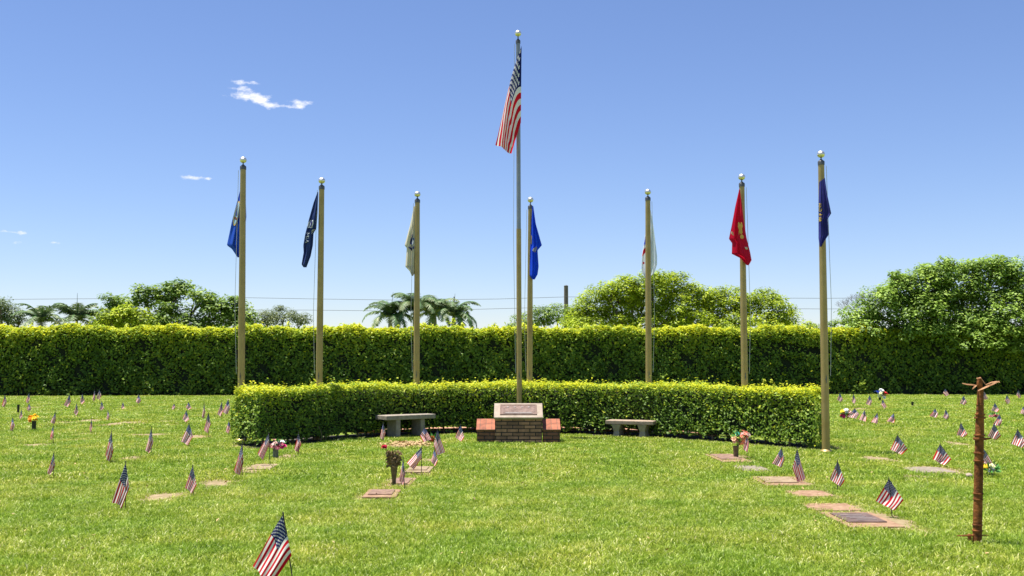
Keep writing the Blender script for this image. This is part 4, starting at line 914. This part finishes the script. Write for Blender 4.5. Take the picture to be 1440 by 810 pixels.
# ------------------------------------------------------------------ trees behind the tall hedge
def tree(name, label, blobs, D, m, leaf, dens, trunk, seed, clump=.42, spread=2.2, group='trees beyond the tall hedge', upb=1.3, limbs=True, sprigs=()):
    """blobs: (px, py, rx_px, rz_px) foliage masses; many small leaf clumps spread through them"""
    rr = np.random.default_rng(seed); root0 = at_depth(trunk[0], 470, D + (trunk[1] if len(trunk) > 1 else 0)); root = empty(name, (root0.x, root0.y, 0)); tag(root, label, 'tree', group)
    P0 = np.array([root0.x, root0.y, 0.0]); ppm = F_PX / D; CC, NN, SS, TT = [], [], [], []; centres = []
    for bi, (bx, by, rx, rz) in enumerate(blobs):
        dd = rr.uniform(-.4, .4) * spread; c = at_depth(bx, by, D + dd); ax, az_ = rx / ppm, rz / ppm; ay = min(ax, spread) if ax < 3 else spread
        centres.append(Vector(c)); nclump = max(7, int(ax * az_ * 11 / (clump * clump)))
        v = rr.normal(size=(nclump, 3)); v /= np.linalg.norm(v, axis=1, keepdims=True); v[:, 2] = np.where(v[:, 2] < -.8, -v[:, 2], v[:, 2])
        rad = rr.uniform(.12, 1.0, nclump) ** .5 * rr.uniform(.9, 1.1, nclump)
        cc = np.array(c) + v * rad[:, None] * np.array([ax, ay, az_]); cs = clump * rr.uniform(.6, 1.25, nclump); tone = rr.normal(0, .2, nclump)
        for k in range(nclump):
            n = int(dens * cs[k] ** 2 * rr.uniform(.7, 1.2)) + 3
            e = rr.normal(size=(n, 3)); e /= np.linalg.norm(e, axis=1, keepdims=True) + 1e-9; rd = rr.uniform(.2, 1, n) ** .5
            pos = cc[k] + e * rd[:, None] * cs[k] * np.array([1.05, 1.05, .62])
            CC.append(pos); NN.append(e * .7 + v[k] * .35 + np.array([0, 0, upb]) + rr.normal(0, .45, (n, 3))); SS.append(leaf * rr.uniform(.6, 1.3, n)); TT.append(np.clip(.45 + tone[k] + rr.normal(0, .2, n), 0, 1))
    for (x1, y1, x2, y2) in sprigs:
        for t in np.linspace(0, 1, 12):
            p = np.array(at_depth(x1 + (x2 - x1) * t, y1 + (y2 - y1) * t, D)); n = 7
            CC.append(p + rr.normal(0, .07 + .06 * t, (n, 3))); NN.append(rr.normal(0, 1, (n, 3)) + np.array([0, 0, .8])); SS.append(leaf * rr.uniform(.8, 1.3, n)); TT.append(rr.uniform(.2, .9, n))
    C = np.vstack(CC); leaves('crown', C - P0, np.vstack(NN), np.concatenate(SS), np.concatenate(TT), m, root)
    b = MB(); cm = sum(centres, Vector()) / len(centres); base = Vector((0, 0, -.1)); fork = Vector((0, 0, max(.8, cm.z * .38)))
    tr = .05 * cm.z; b.tube([base, Vector((.05, 0, fork.z * .5)), fork], [tr, tr * .8, tr * .65], 10); b.build('trunk', M['bark'], root, True)
    if limbs:
        b = MB(); rn = random.Random(seed)
        for c in centres:
            e = c - Vector(P0); mid = fork.lerp(e, .5) + Vector((rn.uniform(-.3, .3), rn.uniform(-.3, .3), .25)); b.tube([fork - Vector((0, 0, .1)), mid, e], [tr * .5, tr * .32, tr * .12], 7)
            for _ in range(4):
                e2 = e + Vector((rn.uniform(-1, 1), rn.uniform(-.7, .7), rn.uniform(-.3, .4))) * .45; m2 = mid.lerp(e, rn.uniform(.3, .8)); b.tube([m2, m2.lerp(e2, .5) + Vector((0, 0, .1)), e2], [tr * .2, tr * .13, .01], 5)
        b.build('limbs', M['bark'], root, True)
    return root
tree('tree', 'feathery grey green tree at the left edge beyond the tall hedge', [(-10, 440, 26, 22), (12, 443, 20, 16), (28, 450, 10, 14), (0, 428, 10, 7)], 58, M['tree_grey'], .13, 340, (5,), 1, .36)
tree('tree', 'wide broadleaf tree with yellowish left side beyond the hedge, behind the left flagpole', [(150, 448, 20, 18), (178, 438, 24, 22), (200, 420, 20, 16), (165, 455, 30, 14), (232, 418, 24, 20), (253, 408, 20, 15), (240, 445, 36, 20), (283, 424, 20, 18), (302, 438, 24, 20), (328, 436, 20, 18), (345, 450, 16, 14), (155, 424, 9, 8), (150, 460, 30, 10), (210, 460, 36, 12), (270, 458, 36, 14), (325, 458, 34, 12)], 60, M['tree_green'], .20, 210, (225,), 2, .42)
tree('tree', 'bright yellow green bushy tree low in front of the broadleaf tree at left', [(150, 452, 18, 14), (172, 444, 18, 14), (182, 455, 24, 12), (200, 446, 14, 12)], 57, M['tree_yellow'], .2, 170, (172,), 22, .4)
tree('tree', 'low olive brown bushy tree between the two left flagpoles', [(372, 450, 20, 13), (398, 446, 24, 15), (425, 452, 16, 10), (345, 455, 14, 10)], 62, M['tree_olive'], .11, 420, (395,), 3, .34)
tree('tree', 'dark green low tree left of the wooden utility pole', [(735, 455, 24, 12), (760, 446, 20, 14), (785, 443, 20, 15), (808, 448, 18, 14)], 64, M['tree_green'], .13, 340, (770,), 4, .36)
tree('tree', 'large yellow green tree with billowing crown behind the white flag pole', [(838, 432, 32, 28), (815, 448, 26, 16), (868, 418, 30, 26), (885, 405, 26, 18), (920, 402, 32, 22), (950, 405, 26, 22), (905, 430, 40, 30), (945, 438, 36, 28), (975, 416, 18, 18), (850, 408, 12, 8), (815, 458, 36, 12), (870, 452, 40, 16), (930, 456, 44, 14), (975, 448, 30, 16)], 58, M['tree_yellow'], .15, 300, (900,), 5, .40)
tree('tree', 'smaller yellow green tree with clumpy crown behind the red flag pole', [(990, 428, 26, 24), (1008, 418, 20, 14), (1030, 428, 26, 24), (1055, 434, 24, 20), (1078, 422, 22, 16), (1095, 438, 22, 20), (1110, 450, 16, 14), (1000, 455, 36, 14), (1040, 452, 40, 16), (1085, 456, 36, 12)], 59, M['tree_yellow'], .15, 300, (1045,), 6, .38)
tree('shrub', 'low shrubs showing just over the tall hedge near the right flagpole', [(1135, 458, 14, 6), (1155, 460, 10, 4)], 52, M['tree_yellow'], .13, 300, (1140,), 7, .26, limbs=False)
tree('shrub', 'thin green shrub tips over the tall hedge left of the big right tree', [(1172, 455, 7, 5), (1184, 456, 9, 6), (1192, 452, 8, 7)], 50, M['tree_green'], .12, 340, (1180,), 8, .24, limbs=False)
tree('tree', 'big dense spreading tree overhanging the tall hedge at the right', [(1215, 440, 28, 22), (1245, 428, 30, 30), (1275, 415, 30, 30), (1310, 405, 34, 34), (1350, 400, 40, 36), (1395, 396, 40, 32), (1435, 400, 40, 34), (1475, 415, 40, 34), (1290, 445, 50, 32), (1350, 445, 60, 40), (1420, 445, 60, 40), (1480, 460, 40, 40), (1225, 462, 34, 12), (1290, 466, 50, 14), (1360, 474, 60, 18), (1435, 482, 60, 24), (1500, 486, 50, 26), (1260, 392, 6, 12), (1275, 394, 5, 10), (1300, 384, 7, 10), (1330, 370, 6, 10), (1400, 372, 6, 9), (1375, 372, 14, 7)], 45.9, M['tree_mid'], .15, 330, (1360, 3.4), 9, .38, spread=1.5, sprigs=[(1262, 392, 1266, 404), (1275, 395, 1272, 408), (1300, 382, 1303, 396), (1328, 366, 1338, 382), (1332, 368, 1340, 384), (1372, 371, 1374, 382), (1400, 370, 1402, 380), (1420, 372, 1424, 384), (1238, 408, 1244, 420), (1310, 378, 1312, 392)])
# bare branched tree at its left
p0 = at_depth(1228, 470, 50); root = empty('bare_tree', (p0.x, p0.y, 0)); tag(root, 'bare brown twiggy tree at left side of the big right tree', 'tree', 'trees beyond the tall hedge')
b = MB(); rn = random.Random(5); b.tube([(0, 0, 0), (.05, 0, 2.2)], [.07, .05], 8); b.build('trunk', M['bark'], root); b = MB()
def twig(b, p, d, l, r, n):
    e = p + d * l; b.tube([p, p.lerp(e, .5) + Vector((rn.uniform(-.04, .04), 0, .02)), e], [r, r * .8, r * .6], 5)
    if n > 0:
        for _ in range(3): twig(b, e, (d + Vector((rn.uniform(-.8, .8), rn.uniform(-.6, .6), rn.uniform(-.2, .6)))).normalized(), l * .72, r * .6, n - 1)
for k in range(5): twig(b, Vector((.05, 0, 2.1)), Vector((rn.uniform(-.9, .7), rn.uniform(-.4, .4), 1)).normalized(), .95, .028, 4)
b.build('branches', M['bark'], root)

def palm(label, px, py, D, R_px, seed, nf=15, trunk_w=.16, droop=1.0, up=.6):
    c = at_depth(px, py, D); ppm = F_PX / D; rr = random.Random(seed); root = empty('palm_tree', (c.x, c.y, 0)); tag(root, label, 'palm tree', 'palm trees beyond the tall hedge')
    b = MB(); b.tube([(0, 0, -.1), (.05, 0, c.z * .5), (0, 0, c.z - .5), (0, 0, c.z)], [trunk_w * 1.2, trunk_w, trunk_w * .9, trunk_w * .5], 12); b.build('trunk', M['palm_bark'], root, True)
    Lf = R_px / ppm; C, Nn, S, T = [], [], [], []; spine = MB(); leaf = MB(); tint = []
    for k in range(nf):
        a = 2 * math.pi * k / nf + rr.uniform(-.2, .2); el0 = rr.uniform(.15, 1.25) if k % 3 else rr.uniform(.9, 1.35); L = Lf * rr.uniform(.9, 1.15) * 1.15
        h = Vector((math.cos(a), math.sin(a), 0)); pts = []; p = Vector((0, 0, c.z)); ang = el0; n = 14; tn = rr.uniform(0, .7)
        for s in range(n + 1):
            pts.append(Vector(p)); p = p + (h * math.cos(ang) + Vector((0, 0, 1)) * math.sin(ang)) * (L / n); ang -= (2.1 * droop / n) * (.6 + s / n)
        spine.tube(pts, [.03 * (1 - s / (n + 3)) for s in range(n + 1)], 5)
        side = h.cross(Vector((0, 0, 1)))
        for s in range(1, n * 3):
            t = s / 3; i0 = min(int(t), n - 1); q0 = pts[i0].lerp(pts[i0 + 1], t - i0); d = (pts[i0 + 1] - pts[i0]).normalized(); ll = Lf * .30 * math.sin(math.pi * (t / n * .85 + .12)) ** .7
            for sg in (-1, 1):
                dv = (side * sg + d * .55 + Vector((0, 0, rr.uniform(-.75, -.05)))).normalized(); e = q0 + dv * ll; wv = d * .032
                leaf.add([q0 - wv, q0 + wv, q0.lerp(e, .5) + wv * .9 + Vector((0, 0, .01)), e, q0.lerp(e, .5) - wv * .9], [(0, 1, 2, 3, 4)]); tint += [min(1, max(0, tn + rr.uniform(-.15, .35)))] * 5
    o = leaf.build('crown', M['palm'], root); at_ = o.data.attributes.new('tint', 'FLOAT', 'POINT'); at_.data.foreach_set('value', tint); spine.build('frond_spines', M['p_green'], root)
    b = MB(); t0 = Vector((0, 0, c.z)); b.tube([t0, t0 + Vector((rr.uniform(-.15, .15), 0, Lf * up))], [.035, .008], 6); b.build('spear_leaf', M['palm_bark'], root)
palm('small palm with a bright upright frond, left of the dark palm at far left', 58, 452, 56, 36, 1, 14, .12, .75)
palm('dark fine leaved palm just left of the broadleaf tree', 108, 450, 58, 38, 2, 18, .12, .72, 1.0)
palm('low left palm of the cluster behind the cream flag pole', 549, 445, 62, 38, 3, 18, .14, .95, .9)
palm('tallest palm of the cluster, right behind the cream flag pole', 584, 435, 62, 43, 4, 20, .17, .95, .6)
palm('middle palm of the cluster, just right of the cream flag pole', 611, 440, 64, 37, 5, 18, .15, .95, .5)
palm('right palm of the cluster, with an arching frond', 638, 444, 62, 39, 6, 20, .16, 1.0, .8)

# ------------------------------------------------------------------ utility poles and cables
def upole(label, px, pyt, D, r):
    t = at_depth(px, pyt, D); root = empty('utility_pole', (t.x, t.y, 0)); tag(root, label, 'utility pole')
    b = MB(); b.tube([(0, 0, -.2), (0, 0, t.z)], [r * 1.2, r], 12); b.build('pole', M['pole_wood'], root)
    b = MB(); b.lathe([(r * 1.05, -.05), (r * 1.08, 0), (r * .4, .06)], (0, 0, t.z), 12); b.build('cap', M['collar'], root)
upole('dark utility pole rising above the dark tree right of the tallest flagpole', 796, 402, 88, .17)
upole('thin dark pole standing among the palm cluster', 638.5, 418, 84, .045)
def cable(label, pts, D, r=.016):
    b = MB(); P = [at_depth(x, y, D) for x, y in pts]; O = Vector(P[0])
    fine = []
    for i in range(len(P) - 1):
        for k in range(6): fine.append(P[i].lerp(P[i + 1], k / 6) - O)
    fine.append(P[-1] - O); b.tube(fine, r, 5); o = b.build('power_cable', M['wire'], None); o.location = O; tag(o, label, 'power cable', 'overhead power cables beyond the hedge')
cable('upper overhead cable crossing behind all the flagpoles', [(-120, 422.5), (0, 421), (145, 420), (350, 418.7), (450, 420.5), (560, 422), (700, 420.5), (796, 417.5), (960, 418.5), (1160, 419.5), (1330, 418), (1560, 416)], 86)
cable('lower overhead cable crossing behind all the flagpoles', [(-120, 439), (60, 437), (200, 436), (430, 436), (560, 437.5), (650, 435.5), (796, 431.5), (960, 433), (1160, 434.5), (1330, 433), (1560, 431)], 86.2)

# ------------------------------------------------------------------ grass
def tuft(name, radius, nbl, h0, h1, w0, w1, seed):
    rr = np.random.default_rng(seed); n = nbl; rad = radius * np.sqrt(rr.random(n)); a = rr.uniform(0, 6.283, n)
    base = np.stack([rad * np.cos(a), rad * np.sin(a), np.full(n, -.004)], 1); h = rr.uniform(h0, h1, n); w = rr.uniform(w0, w1, n) / 2
    b = rr.uniform(0, 6.283, n); side = np.stack([np.cos(b), np.sin(b), 0 * b], 1); lean_a = rr.uniform(0, 6.283, n); lean = rr.uniform(.25, 1.1, n) * h
    ld = np.stack([np.cos(lean_a), np.sin(lean_a), 0 * b], 1)
    mid = base + ld * lean[:, None] * .35; mid[:, 2] += h * .6; tip = base + ld * lean[:, None]; tip[:, 2] += h * rr.uniform(.75, 1, n)
    V = np.empty((n, 5, 3)); V[:, 0] = base - side * w[:, None]; V[:, 1] = base + side * w[:, None]; V[:, 2] = mid + side * w[:, None] * .85; V[:, 3] = tip; V[:, 4] = mid - side * w[:, None] * .85
    idx = np.arange(n)[:, None] * 5; me = bpy.data.meshes.new(name); me.from_pydata(V.reshape(-1, 3).tolist(), [], (idx + np.array([0, 1, 2, 4])).tolist() + (idx + np.array([4, 2, 3])).tolist())
    tint = np.clip(rr.beta(1.6, 1.8, n) * .85 + (rr.random(n) < .07) * .45 + rr.normal(0, .09), 0, 1); at_ = me.attributes.new('tint', 'FLOAT', 'POINT'); at_.data.foreach_set('value', np.repeat(tint, 5))
    me.materials.append(M['grass']); me.update(); return bpy.data.objects.new(name, me)
def scatter_grass(name, label, pts, tufts, smin, smax):
    me = bpy.data.meshes.new(name); me.from_pydata([tuple(p) for p in pts], [], []); o = bpy.data.objects.new(name, me); col.objects.link(o)
    ng = bpy.data.node_groups.new('scatter', 'GeometryNodeTree'); ng.interface.new_socket('Geometry', in_out='INPUT', socket_type='NodeSocketGeometry'); ng.interface.new_socket('Geometry', in_out='OUTPUT', socket_type='NodeSocketGeometry')
    gi, go = ng.nodes.new('NodeGroupInput'), ng.nodes.new('NodeGroupOutput'); jn = ng.nodes.new('GeometryNodeJoinGeometry')
    for t in tufts:
        oi = ng.nodes.new('GeometryNodeObjectInfo'); oi.inputs['Object'].default_value = t; oi.inputs['As Instance'].default_value = True; ng.links.new(oi.outputs['Geometry'], jn.inputs[0])
    ip = ng.nodes.new('GeometryNodeInstanceOnPoints'); ng.links.new(gi.outputs[0], ip.inputs['Points']); ng.links.new(jn.outputs[0], ip.inputs['Instance']); ip.inputs['Pick Instance'].default_value = True
    ri = ng.nodes.new('FunctionNodeRandomValue'); ri.data_type = 'INT'; ri.inputs[4].default_value = 0; ri.inputs[5].default_value = len(tufts) - 1; ng.links.new(ri.outputs[2], ip.inputs['Instance Index'])
    rv = ng.nodes.new('FunctionNodeRandomValue'); rv.data_type = 'FLOAT_VECTOR'; rv.inputs[0].default_value = (-.05, -.05, 0); rv.inputs[1].default_value = (.05, .05, 6.283); ng.links.new(rv.outputs[0], ip.inputs['Rotation'])
    rs = ng.nodes.new('FunctionNodeRandomValue'); rs.data_type = 'FLOAT'; rs.inputs[2].default_value = smin; rs.inputs[3].default_value = smax; rs.inputs['Seed'].default_value = 3; ng.links.new(rs.outputs[1], ip.inputs['Scale'])
    ng.links.new(ip.outputs[0], go.inputs[0]); md = o.modifiers.new('scatter', 'NODES'); md.node_group = ng
    tag(o, label, 'grass', kind='stuff'); return o
def grass_points(y0, y1, step, margin):
    out = []
    y = y0
    while y < y1:
        half = .50 * y + margin; n = int(2 * half / step); xs = -half + step * (np.arange(n) + rng.random(n)); ys = y + step * (rng.random(n) - .5); out.append(np.stack([xs, ys, np.zeros(n)], 1)); y += step
    P = np.vstack(out); keep = np.ones(len(P), bool)
    for (cx, cy, rx, ry) in EXCL:
        d = ((P[:, 0] - cx) / max(rx - .02, .03)) ** 2 + ((P[:, 1] - cy) / max(ry - .02, .03)) ** 2; keep &= ~((d < 1) & (rng.random(len(P)) < np.where(d > .6, .8, .965)))
    X_, Y_ = P[:, 0], P[:, 1]
    thin = np.sin(X_ * 1.9 + 1.3 * np.sin(Y_ * .7)) * np.sin(Y_ * 1.3 + 2 * np.sin(X_ * .6)) + .5 * np.sin(X_ * 5.1 + Y_ * 3.3) * np.sin(Y_ * 4.7 - X_ * 2.9)
    keep &= ~((thin > .95) & (rng.random(len(P)) < .45))
    # monument footprint, hedge bed
    keep &= ~((np.abs(P[:, 0] - ground(729, 622).x) < .8) & (P[:, 1] > MY - .0) & (P[:, 1] < MY + .5))
    fx = np.array([p.x for p in fpath]); fy = np.array([p.y for p in fpath]); yy = np.interp(P[:, 0], fx, fy); ins = (P[:, 0] > fx[0]) & (P[:, 0] < fx[-1]) & (P[:, 1] > yy - .08) & (P[:, 1] < yy + 2.7)
    keep &= ~ins
    bx = np.array([p.x for p in bpath]); by = np.array([p.y for p in bpath]); keep &= P[:, 1] < np.interp(P[:, 0], bx, by) - .3
    return P[keep]
near_t = [tuft('grass_tuft', .12, 105, .018 + .004 * (k % 3), .038 + .009 * (k % 4), .0035, .0075, 50 + k) for k in range(8)]
mid_t = [tuft('grass_tuft', .19, 125, .018 + .004 * (k % 3), .038 + .010 * (k % 4), .006, .012, 70 + k) for k in range(8)]
far_t = [tuft('grass_tuft', .36, 200, .02, .05 + .01 * (k % 3), .012, .022, 90 + k) for k in range(6)]
scatter_grass('grass', 'short lush grass of the near lawn', grass_points(6.0, 14.0, .115, 1.6), near_t, .8, 1.3)
scatter_grass('grass', 'short grass of the middle lawn around the monument', grass_points(14.0, 24.0, .175, 1.6), mid_t, .75, 1.3)
scatter_grass('grass', 'short sunlit grass of the far lawn up to the tall hedge', grass_points(24.0, 45.4, .32, 2.5), far_t, .8, 1.25)
